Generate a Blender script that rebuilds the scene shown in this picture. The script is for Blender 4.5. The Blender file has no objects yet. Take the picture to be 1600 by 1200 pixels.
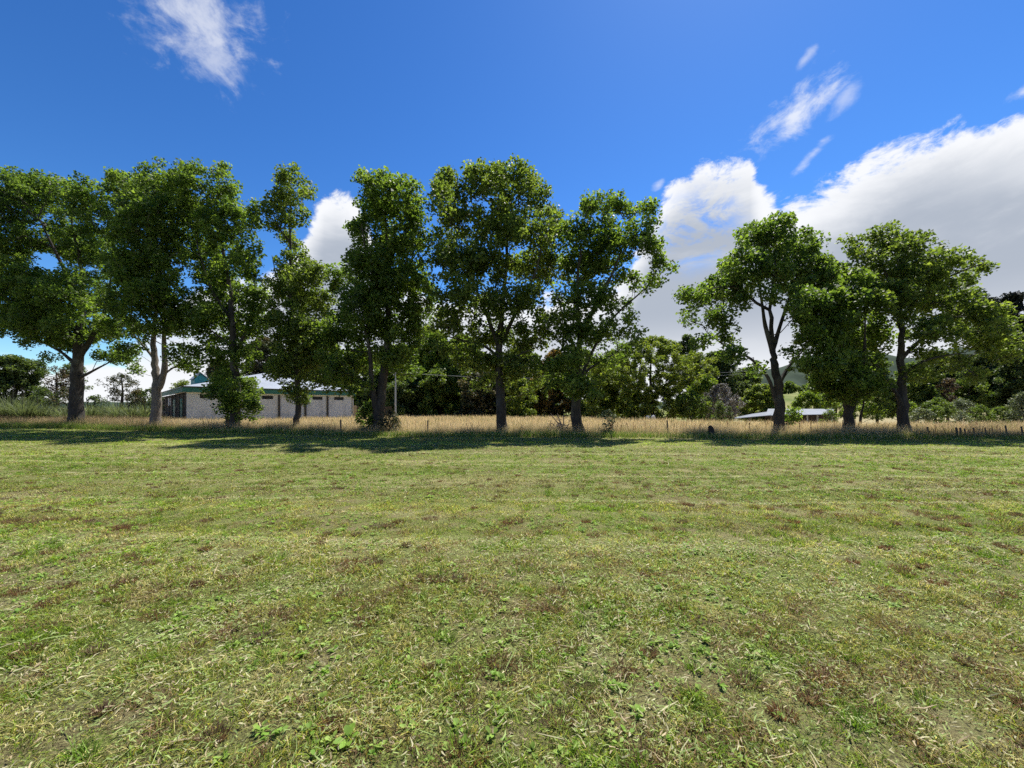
import bpy, math, random
import numpy as np
from mathutils import Vector

SC = bpy.context.scene
COL = SC.collection
F = 620.0            # focal length in pixels of the 1600 wide frame
HOR = 637.0          # image row of the horizon
EYE = 1.65
rng = np.random.default_rng(7)
random.seed(7)

# ------------------------------------------------------------------ helpers
def P(px, py, Y):
    return np.array([(px-800)/F*Y, Y, EYE+(HOR-py)/F*Y])

def sstep(x):
    x = np.clip(x, 0, 1); return x*x*(3-2*x)

def hash2(i, j, s):
    h = (i*374761393 + j*668265263 + s*1442695041) & 0xffffffff
    h = ((h ^ (h >> 13))*1274126177) & 0xffffffff
    return ((h ^ (h >> 16)) & 0xffff)/65535.0

def vn(x, y, scale, seed=0):
    x = np.asarray(x, float)/scale+1000; y = np.asarray(y, float)/scale+1000
    i = np.floor(x).astype(np.int64); j = np.floor(y).astype(np.int64)
    fx = sstep(x-i); fy = sstep(y-j)
    a = hash2(i, j, seed); b = hash2(i+1, j, seed); c = hash2(i, j+1, seed); d = hash2(i+1, j+1, seed)
    return (a*(1-fx)+b*fx)*(1-fy)+(c*(1-fx)+d*fx)*fy

def fbm(x, y, scale, seed=0, oct=3):
    t = 0; a = .5; n = 0
    for k in range(oct):
        t = t+a*vn(x, y, scale/2**k, seed+k*17); n += a; a *= .55
    return t/n

EDGE_X = [-200, 3, 5.8, 14.2, 17.4, 27.4, 44, 80, 200]
EDGE_Y = [95, 90, 58, 42, 33, 30, 30, 36, 60]
def g(x, y):
    """ground height"""
    x = np.asarray(x, float); y = np.asarray(y, float)
    ye = np.interp(x, EDGE_X, EDGE_Y)
    z = -2.3*sstep((y-ye)/20.)*(sstep((x-2)/8.))
    side = sstep((x/np.maximum(y, 1)-.52)/.12)
    z = z+side*(9*sstep((y-80)/70.)+14*sstep((y-150)/250.))
    z = z+(fbm(x, y, 9, 3)-.5)*.10+(fbm(x, y, 1.1, 5, 2)-.5)*.06*sstep((30-y)/10.)
    return z

BX = [-90, -42.6, -21.8, -7.3, 3.5, 13.5, 26.5, 60]
BY = [44, 33, 27, 22.6, 21.6, 20.6, 20.2, 20]
def bound(x): return np.interp(x, BX, BY)+(fbm(x, x*0+3, 3.5, 77)-.5)*1.1

def mesh_np(name, V, faces, mats, parent=None, fattr=None, vattr=None, smooth=False, midx=None):
    """V (n,3); faces (m,k) int array; vattr: dict name -> (n,) or (n,4)"""
    me = bpy.data.meshes.new(name)
    V = np.asarray(V, np.float32); faces = np.asarray(faces, np.int32)
    n, k = faces.shape
    me.vertices.add(len(V)); me.vertices.foreach_set('co', V.ravel())
    me.loops.add(n*k); me.loops.foreach_set('vertex_index', faces.ravel())
    me.polygons.add(n)
    me.polygons.foreach_set('loop_start', np.arange(0, n*k, k, dtype=np.int32))
    try: me.polygons.foreach_set('loop_total', np.full(n, k, np.int32))
    except Exception: pass
    for m in (mats if isinstance(mats, (list, tuple)) else [mats]): me.materials.append(m)
    if smooth: me.polygons.foreach_set('use_smooth', np.ones(n, bool))
    if midx is not None: me.polygons.foreach_set('material_index', np.asarray(midx, np.int32))
    for a, v in (vattr or {}).items():
        v = np.asarray(v, np.float32)
        if v.ndim == 2:
            if v.shape[1] == 3: v = np.hstack([v, np.ones((len(v), 1), np.float32)])
            at = me.attributes.new(a, 'FLOAT_COLOR', 'POINT'); at.data.foreach_set('color', v.ravel())
        else:
            at = me.attributes.new(a, 'FLOAT', 'POINT'); at.data.foreach_set('value', v)
    me.update(calc_edges=True)
    o = bpy.data.objects.new(name, me); COL.objects.link(o)
    if parent is not None: o.parent = parent
    return o

def mesh_py(name, verts, faces, mat, parent=None, smooth=False):
    me = bpy.data.meshes.new(name); me.from_pydata([tuple(map(float, v)) for v in verts], [], faces)
    for m in (mat if isinstance(mat, (list, tuple)) else [mat]): me.materials.append(m)
    if smooth:
        for p in me.polygons: p.use_smooth = True
    me.update(); o = bpy.data.objects.new(name, me); COL.objects.link(o)
    if parent is not None: o.parent = parent
    return o

def tag(o, label=None, cat=None, group=None, kind=None):
    if label: o['label'] = label
    if cat: o['category'] = cat
    if group: o['group'] = group
    if kind: o['kind'] = kind
    return o

def empty(name, loc, label, cat, group=None):
    o = bpy.data.objects.new(name, None); COL.objects.link(o)
    o.location = [float(a) for a in loc]; o.empty_display_size = .3
    return tag(o, label, cat, group)

class Geo:
    """collects boxes, prisms and tubes into one mesh"""
    def __init__(s): s.V = []; s.Fc = []
    def add(s, V, Fc):
        b = len(s.V); s.V += [tuple(map(float, v)) for v in V]; s.Fc += [tuple(i+b for i in f) for f in Fc]
    def hexa(s, p):
        s.add(p, [(0, 3, 2, 1), (4, 5, 6, 7), (0, 1, 5, 4), (1, 2, 6, 5), (2, 3, 7, 6), (3, 0, 4, 7)])
    def frame(s, O, U, V2, W, u0, u1, v0, v1, w0, w1):
        O, U, V2, W = map(np.array, (O, U, V2, W))
        s.hexa([O+U*a+V2*b+W*c for c in (w0, w1) for a, b in ((u0, v0), (u1, v0), (u1, v1), (u0, v1))])
    def tube(s, pts, rad, n=7):
        V, Fc = tube_geo(pts, rad, n); s.add(V, [tuple(int(i) for i in f) for f in Fc])
    def build(s, name, mat, parent=None, smooth=False): return mesh_py(name, s.V, s.Fc, mat, parent, smooth)

def tube_geo(pts, rad, n=7, flare=False):
    pts = np.asarray(pts, float); m = len(pts)
    rad = np.asarray(rad, float)
    d = np.gradient(pts, axis=0); d /= np.linalg.norm(d, axis=1)[:, None]+1e-9
    ref = np.array([.13, 1., .07]); V = []
    for i in range(m):
        a = np.cross(d[i], ref); a /= np.linalg.norm(a)+1e-9
        b = np.cross(d[i], a)
        th = np.arange(n)*2*math.pi/n
        V.append(pts[i]+rad[i]*(np.cos(th)[:, None]*a+np.sin(th)[:, None]*b))
    V = np.vstack(V); Fc = []
    for i in range(m-1):
        for k in range(n):
            k2 = (k+1) % n
            Fc.append((i*n+k, i*n+k2, (i+1)*n+k2, (i+1)*n+k))
    return V, np.array(Fc)

# ------------------------------------------------------------------ node helpers
def new_mat(name):
    m = bpy.data.materials.new(name); m.use_nodes = True
    m.node_tree.nodes.clear(); return m, m.node_tree
def N(nt, typ, **kw):
    n = nt.nodes.new(typ)
    for k, v in kw.items():
        if k.startswith('i_'): n.inputs[int(k[2:]) if k[2:].isdigit() else k[2:].replace('_', ' ')].default_value = v
        else: setattr(n, k, v)
    return n
def L(nt, a, b): nt.links.new(a, b)
def mathn(nt, op, a, b=None, c=None, clamp=False):
    n = nt.nodes.new('ShaderNodeMath'); n.operation = op; n.use_clamp = clamp
    for i, v in enumerate((a, b, c)):
        if v is None: continue
        if isinstance(v, (int, float)): n.inputs[i].default_value = v
        else: nt.links.new(v, n.inputs[i])
    return n.outputs[0]
def mixc(nt, fac, a, b, mode='MIX'):
    n = nt.nodes.new('ShaderNodeMix'); n.data_type = 'RGBA'; n.blend_type = mode
    for s, v in ((n.inputs[0], fac), (n.inputs[6], a), (n.inputs[7], b)):
        if isinstance(v, (int, float)): s.default_value = v
        elif isinstance(v, (tuple, list)): s.default_value = (*v[:3], 1)
        else: nt.links.new(v, s)
    return n.outputs[2]
def ramp(nt, fac, stops):
    n = nt.nodes.new('ShaderNodeValToRGB'); e = n.color_ramp.elements
    while len(e) < len(stops): e.new(.5)
    for i, (p, c) in enumerate(stops):
        e[i].position = p; e[i].color = (*c, 1) if len(c) == 3 else c
    L(nt, fac, n.inputs[0]); return n.outputs[0]
def noise(nt, vec, scale, detail=3, rough=.55, dist=0):
    n = nt.nodes.new('ShaderNodeTexNoise')
    n.inputs['Scale'].default_value = scale; n.inputs['Detail'].default_value = detail
    n.inputs['Roughness'].default_value = rough; n.inputs['Distortion'].default_value = dist
    if vec is not None: L(nt, vec, n.inputs['Vector'])
    return n.outputs[0]
def mapping(nt, vec, sc=(1, 1, 1), rot=(0, 0, 0), loc=(0, 0, 0)):
    n = nt.nodes.new('ShaderNodeMapping'); n.inputs['Scale'].default_value = sc
    n.inputs['Rotation'].default_value = rot; n.inputs['Location'].default_value = loc
    L(nt, vec, n.inputs['Vector']); return n.outputs[0]
def pos(nt): return N(nt, 'ShaderNodeNewGeometry').outputs['Position']
def objc(nt): return N(nt, 'ShaderNodeTexCoord').outputs['Object']
def principled(nt, col, rough=.7, spec=.3, bump=None, bstr=.3, bdist=.02, metallic=0):
    p = N(nt, 'ShaderNodeBsdfPrincipled')
    if isinstance(col, tuple): p.inputs['Base Color'].default_value = (*col, 1)
    else: L(nt, col, p.inputs['Base Color'])
    p.inputs['Roughness'].default_value = rough; p.inputs['Specular IOR Level'].default_value = spec
    p.inputs['Metallic'].default_value = metallic
    if bump is not None:
        b = N(nt, 'ShaderNodeBump'); b.inputs['Strength'].default_value = bstr; b.inputs['Distance'].default_value = bdist
        L(nt, bump, b.inputs['Height']); L(nt, b.outputs[0], p.inputs['Normal'])
    return p
def out(nt, sh): L(nt, sh, N(nt, 'ShaderNodeOutputMaterial').inputs[0])

def leaf_mat(name, dark, mid, light, trans=.35, tcol=1.5, rough=.55, spec=.28):
    m, nt = new_mat(name)
    at = N(nt, 'ShaderNodeAttribute', attribute_name='rnd')
    c = ramp(nt, at.outputs['Fac'], [(0.05, dark), (.55, mid), (.95, light)])
    p = principled(nt, c, rough, spec)
    t = N(nt, 'ShaderNodeBsdfTranslucent')
    tc = mixc(nt, 1.0, c, (tcol*1.1, tcol*1.15, tcol*.45), 'MULTIPLY'); L(nt, tc, t.inputs[0])
    mx = N(nt, 'ShaderNodeMixShader'); mx.inputs[0].default_value = trans
    L(nt, p.outputs[0], mx.inputs[1]); L(nt, t.outputs[0], mx.inputs[2]); out(nt, mx.outputs[0]); return m

def blade_mat(name, trans=.3, rough=.6, tint=(1.25, 1.3, .7)):
    m, nt = new_mat(name)
    at = N(nt, 'ShaderNodeAttribute', attribute_name='Col')
    p = principled(nt, at.outputs['Color'], rough, .25)
    t = N(nt, 'ShaderNodeBsdfTranslucent'); L(nt, mixc(nt, 1.0, at.outputs['Color'], tint, 'MULTIPLY'), t.inputs[0])
    mx = N(nt, 'ShaderNodeMixShader'); mx.inputs[0].default_value = trans
    L(nt, p.outputs[0], mx.inputs[1]); L(nt, t.outputs[0], mx.inputs[2]); out(nt, mx.outputs[0]); return m

def bark_mat(name, a, b, scale=1.):
    m, nt = new_mat(name); v = objc(nt)
    n1 = noise(nt, mapping(nt, v, (9*scale, 9*scale, 1.6*scale)), 1.5, 5, .7, .4)
    n2 = noise(nt, mapping(nt, v, (1, 1, .6)), 1.7, 3, .6)
    n3 = noise(nt, v, 14, 3, .6)
    c = ramp(nt, n1, [(.3, a), (.7, b)])
    lich = ramp(nt, n2, [(.52, (0, 0, 0)), (.66, (1, 1, 1))])
    lf = mathn(nt, 'MULTIPLY', lich, mathn(nt, 'MULTIPLY', n3, .9))
    c = mixc(nt, mathn(nt, 'MULTIPLY', lf, .6), c, (.20, .21, .18))
    out(nt, principled(nt, c, .9, .15, n1, .9, .05).outputs[0]); return m

M = {}
M['leaf'] = leaf_mat('oak_leaf', (.040, .068, .016), (.076, .120, .027), (.150, .205, .046), .47, 2.05)
M['leaf_b'] = leaf_mat('oak_leaf_olive', (.046, .070, .018), (.084, .121, .030), (.160, .200, .050), .47, 2.0)
M['leaf_c'] = leaf_mat('oak_leaf_deep', (.036, .062, .017), (.068, .113, .027), (.138, .19, .044), .47, 2.05)
M['leaf_fresh'] = leaf_mat('fresh_leaf', (.06, .11, .016), (.12, .18, .026), (.22, .28, .045), .42, 1.7)
M['leaf_bright'] = leaf_mat('olive_leaf', (.065, .10, .018), (.13, .175, .032), (.22, .26, .055), .38, 1.6)
M['leaf_dark'] = leaf_mat('dark_leaf', (.034, .058, .020), (.065, .10, .032), (.13, .17, .05), .35, 1.6)
M['leaf_gum'] = leaf_mat('gum_leaf', (.03, .045, .025), (.06, .08, .045), (.16, .12, .06), .25, 1.3)
M['leaf_mid'] = leaf_mat('mid_leaf', (.04, .075, .016), (.085, .13, .028), (.16, .21, .045), .38, 1.7)
M['leaf_autumn'] = leaf_mat('autumn_leaf', (.06, .06, .02), (.14, .11, .035), (.28, .16, .04), .3, 1.3)
M['leaf_grey'] = leaf_mat('grey_leaf', (.06, .085, .05), (.13, .16, .09), (.26, .29, .18), .25, 1.2)
M['leaf_brown'] = leaf_mat('brown_leaf', (.06, .045, .03), (.11, .085, .055), (.17, .12, .07), .2, 1.1)
M['needle'] = leaf_mat('pine_needle', (.008, .014, .012), (.014, .022, .017), (.026, .038, .026), .1, 1.2)
M['twig_grey'] = leaf_mat('grey_twig', (.11, .105, .105), (.18, .17, .17), (.27, .26, .26), .1, 1.)
M['bark'] = bark_mat('bark', (.025, .022, .019), (.075, .068, .06))
M['bark_pale'] = bark_mat('bark_pale', (.08, .068, .055), (.24, .21, .18))
M['bark_dark'] = bark_mat('bark_dark', (.02, .017, .015), (.06, .052, .045))
M['deadwood'] = bark_mat('dead_wood', (.10, .07, .055), (.30, .24, .20), 2)
M['blade'] = blade_mat('grass_blade', .42)
M['hay'] = blade_mat('dry_grass', .45, .7, (1.15, 1.05, .8))

def flat(name, c, rough=.6, spec=.3, var=.12, metallic=0, scale=6):
    m, nt = new_mat(name)
    n = noise(nt, objc(nt), scale, 4, .6)
    a = tuple(x*(1-var) for x in c); b = tuple(min(1, x*(1+var)) for x in c)
    out(nt, principled(nt, ramp(nt, n, [(.3, a), (.7, b)]), rough, spec, None, metallic=metallic).outputs[0]); return m

# ------------------------------------------------------------------ foliage
def leaves(C, L0, W0, rnd, r, droop=.25, flat_=.6):
    """leaf quads at centres C; returns V, F, rnd attribute"""
    n = len(C)
    az = r.uniform(0, 2*math.pi, n); el = r.normal(-droop, .45, n)
    t = np.stack([np.cos(az)*np.cos(el), np.sin(az)*np.cos(el), np.sin(el)], 1)
    up = r.normal(0, 1, (n, 3)); up[:, 2] = up[:, 2]*.5+flat_*1.6
    s = np.cross(t, up); s /= np.linalg.norm(s, axis=1)[:, None]+1e-9
    nn = np.cross(s, t)
    sz = r.uniform(.5, 1.4, n)[:, None]
    Ln = L0*sz; W = W0*sz*r.uniform(.8, 1.15, n)[:, None]
    a = C-t*Ln*.5
    b = C+s*W*.5+nn*W*.16-t*Ln*.02
    c = C+t*Ln*.5-nn*Ln*.10
    d = C-s*W*.5+nn*W*.16-t*Ln*.02
    V = np.stack([a, b, c, d], 1).reshape(-1, 3)
    Fc = np.arange(4*n).reshape(n, 4)
    return V, Fc, np.repeat(rnd, 4)

def crown_from(centres, radii, r, per=70, L0=.17, W0=.13, droop=.25):
    C = []; R = []
    for c, q in zip(centres, radii):
        k = max(6, int(per*(q/.5)**2*r.uniform(.75, 1.25)))
        d = r.normal(0, 1, (k, 3)); d /= np.linalg.norm(d, axis=1)[:, None]
        rr = q*r.uniform(.12, 1, k)**.6
        p = c+d*rr[:, None]*np.array([1., 1., .88])
        base = r.uniform(.05, .5)
        C.append(p); R.append(np.clip(base+r.uniform(0, .6, k)+.12*d[:, 2], 0, 1))
    return leaves(np.vstack(C), L0, W0, np.concatenate(R), r, droop)

def grow(trunks, centres, r, tip=.013):
    """connect cluster centres to trunk polylines; returns branch edges as (p0,p1,r0,r1)"""
    nodes = []; par = []; isT = []; cost = []
    for pl in trunks:
        st = len(nodes)
        for i, p in enumerate(pl):
            nodes.append(p); par.append(len(nodes)-2 if i else -1); isT.append(True); cost.append(0.)
    T = np.array(nodes)
    dist = [np.min(np.linalg.norm(T-c, axis=1)) for c in centres]
    order = np.argsort(dist)
    A = np.zeros((len(T)+3*len(centres)+5, 3)); A[:len(T)] = T; cs = np.zeros(len(A)); n = len(T)
    zmin = T[0][2]+.22*(T[:, 2].max()-T[0][2])
    for k in order:
        c = np.array(centres[k]); D = c-A[:n]
        d = np.linalg.norm(D, axis=1); h = np.linalg.norm(D[:, :2], axis=1)
        pen = np.maximum(0, .45*h-D[:, 2])*.9+np.where((A[:n, 2] < zmin) & (c[2] > zmin+.5), 3., 0)
        q = int(np.argmin(d+cs[:n]*.28+pen))
        p0 = A[q].copy(); seg = d[q]; prev = q
        m = 2 if seg > .7 else 1
        for i in range(1, m+1):
            f = i/m; pt = p0+(c-p0)*f
            if i < m: pt = pt+r.normal(0, .09*seg, 3)+np.array([0, 0, .06*seg])
            A[n] = pt; cs[n] = cs[prev]+seg/m; par.append(prev); isT.append(False); prev = n; n += 1
    rad = np.zeros(n); cnt = np.zeros(n)
    ex = 2.35; acc = np.zeros(n)
    for i in range(n-1, -1, -1):
        rad[i] = max(tip, acc[i]**(1/ex)) if acc[i] > 0 else tip
        if par[i] >= 0 and not isT[i]: acc[par[i]] += rad[i]**ex
    E = [(A[par[i]], A[i], min(rad[i]*1.0, .10), min(rad[i], .09)) for i in range(n) if not isT[i] and par[i] >= 0]
    return E

def edges_geo(E, sides=4):
    p0 = np.array([e[0] for e in E]); p1 = np.array([e[1] for e in E])
    r0 = np.array([e[2] for e in E])[:, None]; r1 = np.array([e[3] for e in E])[:, None]
    d = p1-p0; d /= np.linalg.norm(d, axis=1)[:, None]+1e-9
    ref = np.where(np.abs(d[:, 2:3]) > .8, np.array([[1., 0, 0]]), np.array([[0, 0, 1.]]))
    a = np.cross(d, ref); a /= np.linalg.norm(a, axis=1)[:, None]; b = np.cross(d, a)
    V = []
    for q, rr in ((p0, r0), (p1, r1)):
        for k in range(sides):
            th = 2*math.pi*k/sides
            V.append(q+rr*(math.cos(th)*a+math.sin(th)*b))
    V = np.stack(V, 1); n = len(E)
    idx = np.arange(n)[:, None]*(2*sides)
    Fc = [np.hstack([idx+k, idx+(k+1) % sides, idx+sides+(k+1) % sides, idx+sides+k]) for k in range(sides)]
    return V.reshape(-1, 3), np.vstack(Fc)

def crown_mesh(name, leafgeo, E, mleaf, mbark, parent, sides=4):
    V, Fc, at = leafgeo; V2, F2 = edges_geo(E, sides)
    return mesh_np(name, np.vstack([V, V2]), np.vstack([Fc, F2+len(V)]), [mleaf, mbark], parent,
                   vattr={'rnd': np.concatenate([at, np.zeros(len(V2))])}, midx=np.r_[np.zeros(len(Fc), int), np.ones(len(F2), int)])

def smooth_line(pts, n):
    """Catmull-Rom through pts with n samples per span"""
    pts = [np.asarray(p, float) for p in pts]
    if len(pts) == 2: return np.array([pts[0]+(pts[1]-pts[0])*t for t in np.linspace(0, 1, n+1)])
    q = [2*pts[0]-pts[1]]+pts+[2*pts[-1]-pts[-2]]; o = []
    for i in range(1, len(q)-2):
        for t in np.linspace(0, 1, n, endpoint=False):
            o.append(.5*(2*q[i]+(q[i+1]-q[i-1])*t+(2*q[i-1]-5*q[i]+4*q[i+1]-q[i+2])*t*t+(3*q[i]-q[i-1]-3*q[i+1]+q[i+2])*t**3))
    o.append(pts[-1]); return np.array(o)

def stem_mesh(name, lines, mat, parent, sides=10, flare=True, r=None):
    G_V = []; G_F = []; b = 0
    for k, (pl, rr) in enumerate(lines):
        V, Fc = tube_geo(pl, rr, sides)
        V = V.reshape(len(pl), sides, 3)
        j = r.normal(0, .05, (len(pl), sides, 1))
        V = pl[:, None, :]+(V-pl[:, None, :])*(1+j)
        if k == 0 and flare:
            for s in range(sides):
                lobe = 1+.35*max(0, math.sin(s*2.4+1))
                for i in range(min(4, len(pl))):
                    f = max(0, 1-(pl[i][2]-pl[0][2])/.9)**2
                    V[i, s] = pl[i]+(V[i, s]-pl[i])*(1+.45*f*lobe)
        G_V.append(V.reshape(-1, 3)); G_F.append(Fc+b); b += len(pl)*sides
    return mesh_np(name, np.vstack(G_V), np.vstack(G_F), mat, parent, smooth=True)

def row_tree(label, Y, trunk, tr, limbs, blobs, seed, bark='bark', leaf='leaf', dens=1.3, depth=1.0, per=70, zoff=0.):
    r = np.random.default_rng(seed)
    base = P(trunk[0][0], 0, Y); base[2] = float(g(base[0], base[1]))
    root = empty('broadleaf_tree', base, label, 'tree', 'tall trees in the row along the field edge')
    def loc(px, py, dy=0.):
        return P(px, py, Y+dy)-base
    tl = [loc(px, py) for px, py in trunk]; tl[0][2] = -.15
    pl = smooth_line(tl, 6)
    pl = pl+np.stack([r.normal(0, .02, len(pl)), r.normal(0, .05, len(pl)), np.zeros(len(pl))], 1)
    u = np.linspace(0, 1, len(pl)); H = pl[-1][2]
    lines = [(pl, tr*.84*(1-u*.93)**1.15+.02)]
    lows = [pl]
    for li in limbs:
        pts, f = li[:-1], li[-1]
        dmax = r.uniform(-1.6, 1.6); m = len(pts)
        lp = smooth_line([loc(px, py, dmax*(i/(m-1))) for i, (px, py) in enumerate(pts)], 5)
        k = np.argmin(np.linalg.norm(pl-lp[0], axis=1)); lp[0] = pl[k]
        w = np.linspace(0, 1, len(lp)); lines.append((lp, tr*f*.7*(1-.9*w)**1.0+.012)); lows.append(lp)
    stem_mesh('trunk', lines[:1], M[bark], root, 12, True, r)
    for l in lines[1:]: stem_mesh('limb', [l], M[bark], root, 8, False, r)
    C = []; R = []
    for (bx, by, rx, ry) in blobs:
        dy = r.normal(0, 1.25)*depth
        c = loc(bx, by, dy)
        c = np.array([c[0], c[1], c[2]])
        ax, az = rx/F*Y*1.09, ry/F*Y*1.03; ay = max(ax, az)*1.1*depth
        k = max(3, int(4.19*ax*ay*az*dens*2.1*(24/Y)**.6*r.uniform(.8, 1.2)))
        d = r.normal(0, 1, (k, 3)); d /= np.linalg.norm(d, axis=1)[:, None]
        rr = r.uniform(0, 1, k)**.45*1.04
        ray = np.array([(bx-800)/F, 1., (HOR-by)/F*.5])
        C.append(c+rr[:, None]*(d*np.array([ax, 0, az])+d[:, 1:2]*ay*ray)); R.append(r.uniform(.30, .66, k))
    C = np.vstack(C); R = np.concatenate(R)
    E = grow(lows, C, r)
    crown_mesh('crown', crown_from(C, R, r, per, .19, .145), E, M[leaf], M[bark], root)
    return root

G_ROW = 'tall trees in the row along the field edge'
# crown blobs are (column, row, half width, half height) of one leafy mass each
row_tree('wide thick trunked tree at the far left end of the row', 34,
    [(118,650),(120,600),(122,545),(128,480),(126,410),(110,340)], .62,
    [((122,560),(142,530),(165,480),(178,400),.55),((121,592),(150,577),(190,556),.28),((119,570),(92,548),(50,528),.34),((126,470),(90,400),(60,340),.4)],
    [(10,305,45,40),(70,302,48,36),(130,325,36,42),(28,375,40,34),(105,378,50,36),(155,400,30,42),(15,445,48,42),(88,455,52,36),(150,475,35,36),(62,500,58,28),(15,500,35,26),(145,522,42,18),(-35,380,45,80),(105,530,45,16),(185,556,34,13),(-60,300,40,50),(40,535,22,10),(75,560,12,8)], 11, dens=1.0, leaf='leaf_c')
row_tree('pale barked tree with forked trunk just left of the block shed', 31,
    [(243,656),(245,610),(242,570),(240,520),(246,450),(240,370)], .42,
    [((247,612),(257,575),(256,530),(258,470),(268,400),.8),((256,585),(275,572),(303,560),.26),((241,560),(215,530),(190,505),.3),((242,520),(205,460),(190,400),.35)],
    [(195,300,32,36),(245,288,38,33),(205,345,38,38),(252,345,38,40),(200,408,35,35),(250,408,38,40),(205,462,40,35),(257,468,35,32),(183,508,35,22),(228,512,33,18),(278,505,28,22),(200,545,25,12),(285,550,22,14),(215,575,14,8),(180,275,18,14),(290,575,20,12)], 12, bark='bark_pale')
row_tree('bushy tree in front of the block shed, leafy down its trunk', 29,
    [(368,661),(368,600),(364,540),(360,460),(345,380),(335,310)], .40,
    [((365,560),(390,500),(400,430),.45),((362,500),(330,450),(310,390),.45),((366,590),(400,575),(440,560),.2),((366,545),(335,520),(300,500),.3)],
    [(292,285,30,30),(343,286,28,28),(300,338,38,38),(348,343,36,36),(384,342,20,26),(320,400,38,38),(372,400,35,38),(340,455,40,35),(392,460,28,33),(310,500,35,28),(360,508,40,30),(402,505,24,28),(325,548,30,22),(377,553,35,22),(366,608,38,20),(393,630,22,14),(345,622,22,18),(355,580,25,14),(380,650,18,8),(350,602,22,20),(386,612,24,18),(368,634,28,16),(360,654,14,8),(345,590,22,14)], 13)
row_tree('slender upright tree with a narrow wispy crown left of centre', 28,
    [(462,664),(466,630),(461,560),(456,480),(454,400),(454,290)], .25,
    [((461,560),(485,520),(500,470),.5),((457,470),(435,440),(425,400),.4),((455,380),(435,355),(425,330),.35),((464,630),(448,610),(438,595),.25)],
    [(452,283,20,24),(474,303,17,20),(440,312,24,18),(457,340,26,16),(428,350,16,14),(455,378,22,16),(462,410,30,20),(484,430,28,22),(448,450,38,28),(492,478,38,33),(440,500,35,28),(465,530,45,28),(500,530,35,28),(450,573,30,20),(495,570,30,20),(458,608,26,18),(480,622,10,8),(418,325,8,8),(515,590,25,14),(545,610,16,6)], 14, dens=1.45, leaf='leaf_b')
row_tree('twin stemmed tree with a dense tall crown left of centre', 26,
    [(588,668),(596,610),(604,550),(606,480),(606,400),(600,290)], .42,
    [((590,650),(581,600),(577,545),(560,480),.75),((606,470),(635,430),(650,380),.4),((604,440),(575,400),(565,350),.4),((604,530),(630,500),(655,480),.35)],
    [(583,283,28,24),(618,298,28,26),(588,330,36,28),(638,328,28,28),(560,365,22,20),(610,375,40,32),(655,372,24,26),(580,415,38,30),(632,420,40,32),(600,460,50,32),(652,470,33,30),(558,480,36,33),(530,435,24,28),(530,518,35,33),(600,510,50,28),(648,513,28,24),(560,558,40,26),(620,552,32,22),(522,572,30,22),(635,580,22,14),(560,600,25,14),(545,392,10,12)], 15, dens=1.5)
row_tree('broad crowned tree at the centre with one straight dark trunk', 24.5,
    [(785,682),(781,610),(780,540),(786,470),(792,400),(790,300)], .38,
    [((780,545),(760,490),(735,430),(715,370),.5),((781,560),(755,540),(715,530),(680,520),.35),((782,540),(810,480),(835,430),(850,370),.5),((781,575),(810,555),(845,540),.3),((788,440),(765,390),(755,330),.4)],
    [(712,293,32,26),(760,286,38,28),(800,286,35,26),(842,308,28,28),(690,308,18,26),(720,345,38,33),(780,345,42,35),(835,360,38,33),(870,350,20,28),(702,402,30,30),(757,410,40,33),(818,413,40,33),(860,415,28,33),(703,457,33,28),(752,470,38,26),(812,475,38,26),(705,505,38,22),(765,527,42,22),(822,530,38,22),(862,500,22,26),(740,562,33,20),(800,572,38,22),(835,600,28,16),(760,600,22,14),(692,548,12,10)], 16, leaf='leaf_b')
row_tree('tree right of centre with a long limb reaching right over a gap of sky', 24,
    [(906,680),(900,640),(903,590),(905,530),(902,450),(912,350)], .40,
    [((902,605),(925,550),(955,500),(1000,458),(1030,432),.34),((904,560),(885,510),(870,460),.45),((904,530),(935,470),(960,420),(985,350),.5),((901,625),(885,605),(862,590),.3),((903,590),(930,570),(965,550),.3)],
    [(925,322,33,24),(970,322,30,24),(1015,335,16,24),(903,360,26,28),(950,368,38,30),(997,375,33,30),(1027,400,20,22),(1047,420,14,14),(900,412,33,30),(945,420,40,26),(985,425,16,18),(1012,440,22,9),(900,462,33,30),(940,472,28,22),(888,512,33,26),(932,520,34,22),(972,500,24,16),(990,530,14,18),(882,560,33,22),(930,562,40,20),(968,550,20,14),(900,602,38,16),(862,590,18,18),(925,620,15,10),(968,478,20,12),(995,452,18,11),(1015,440,16,12)], 17)
row_tree('open crowned tree beside the gap, its long low branch drooping left', 24,
    [(1218,678),(1217,620),(1210,570),(1207,545),(1205,470),(1212,390)], .36,
    [((1208,550),(1196,510),(1190,470),(1178,400),.6),((1207,548),(1225,490),(1245,430),.55),((1216,640),(1200,590),(1172,560),(1140,545),(1105,520),.45),((1217,600),(1236,568),(1268,535),.5),((1190,480),(1150,450),(1110,450),.3)],
    [(1210,348,24,18),(1178,374,30,24),(1222,378,36,28),(1262,385,28,30),(1150,400,26,26),(1195,420,40,28),(1245,428,40,33),(1282,420,16,28),(1148,440,33,28),(1120,455,30,26),(1088,468,26,20),(1072,490,16,16),(1118,498,28,20),(1158,475,22,18),(1140,525,20,14),(1098,528,20,12),(1150,556,26,9),(1252,478,36,26),(1272,518,33,26),(1240,552,18,12),(1178,577,22,8),(1235,650,18,14),(1190,460,20,12),(1255,575,25,14)], 18, dens=1.35, leaf='leaf_c')
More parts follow.
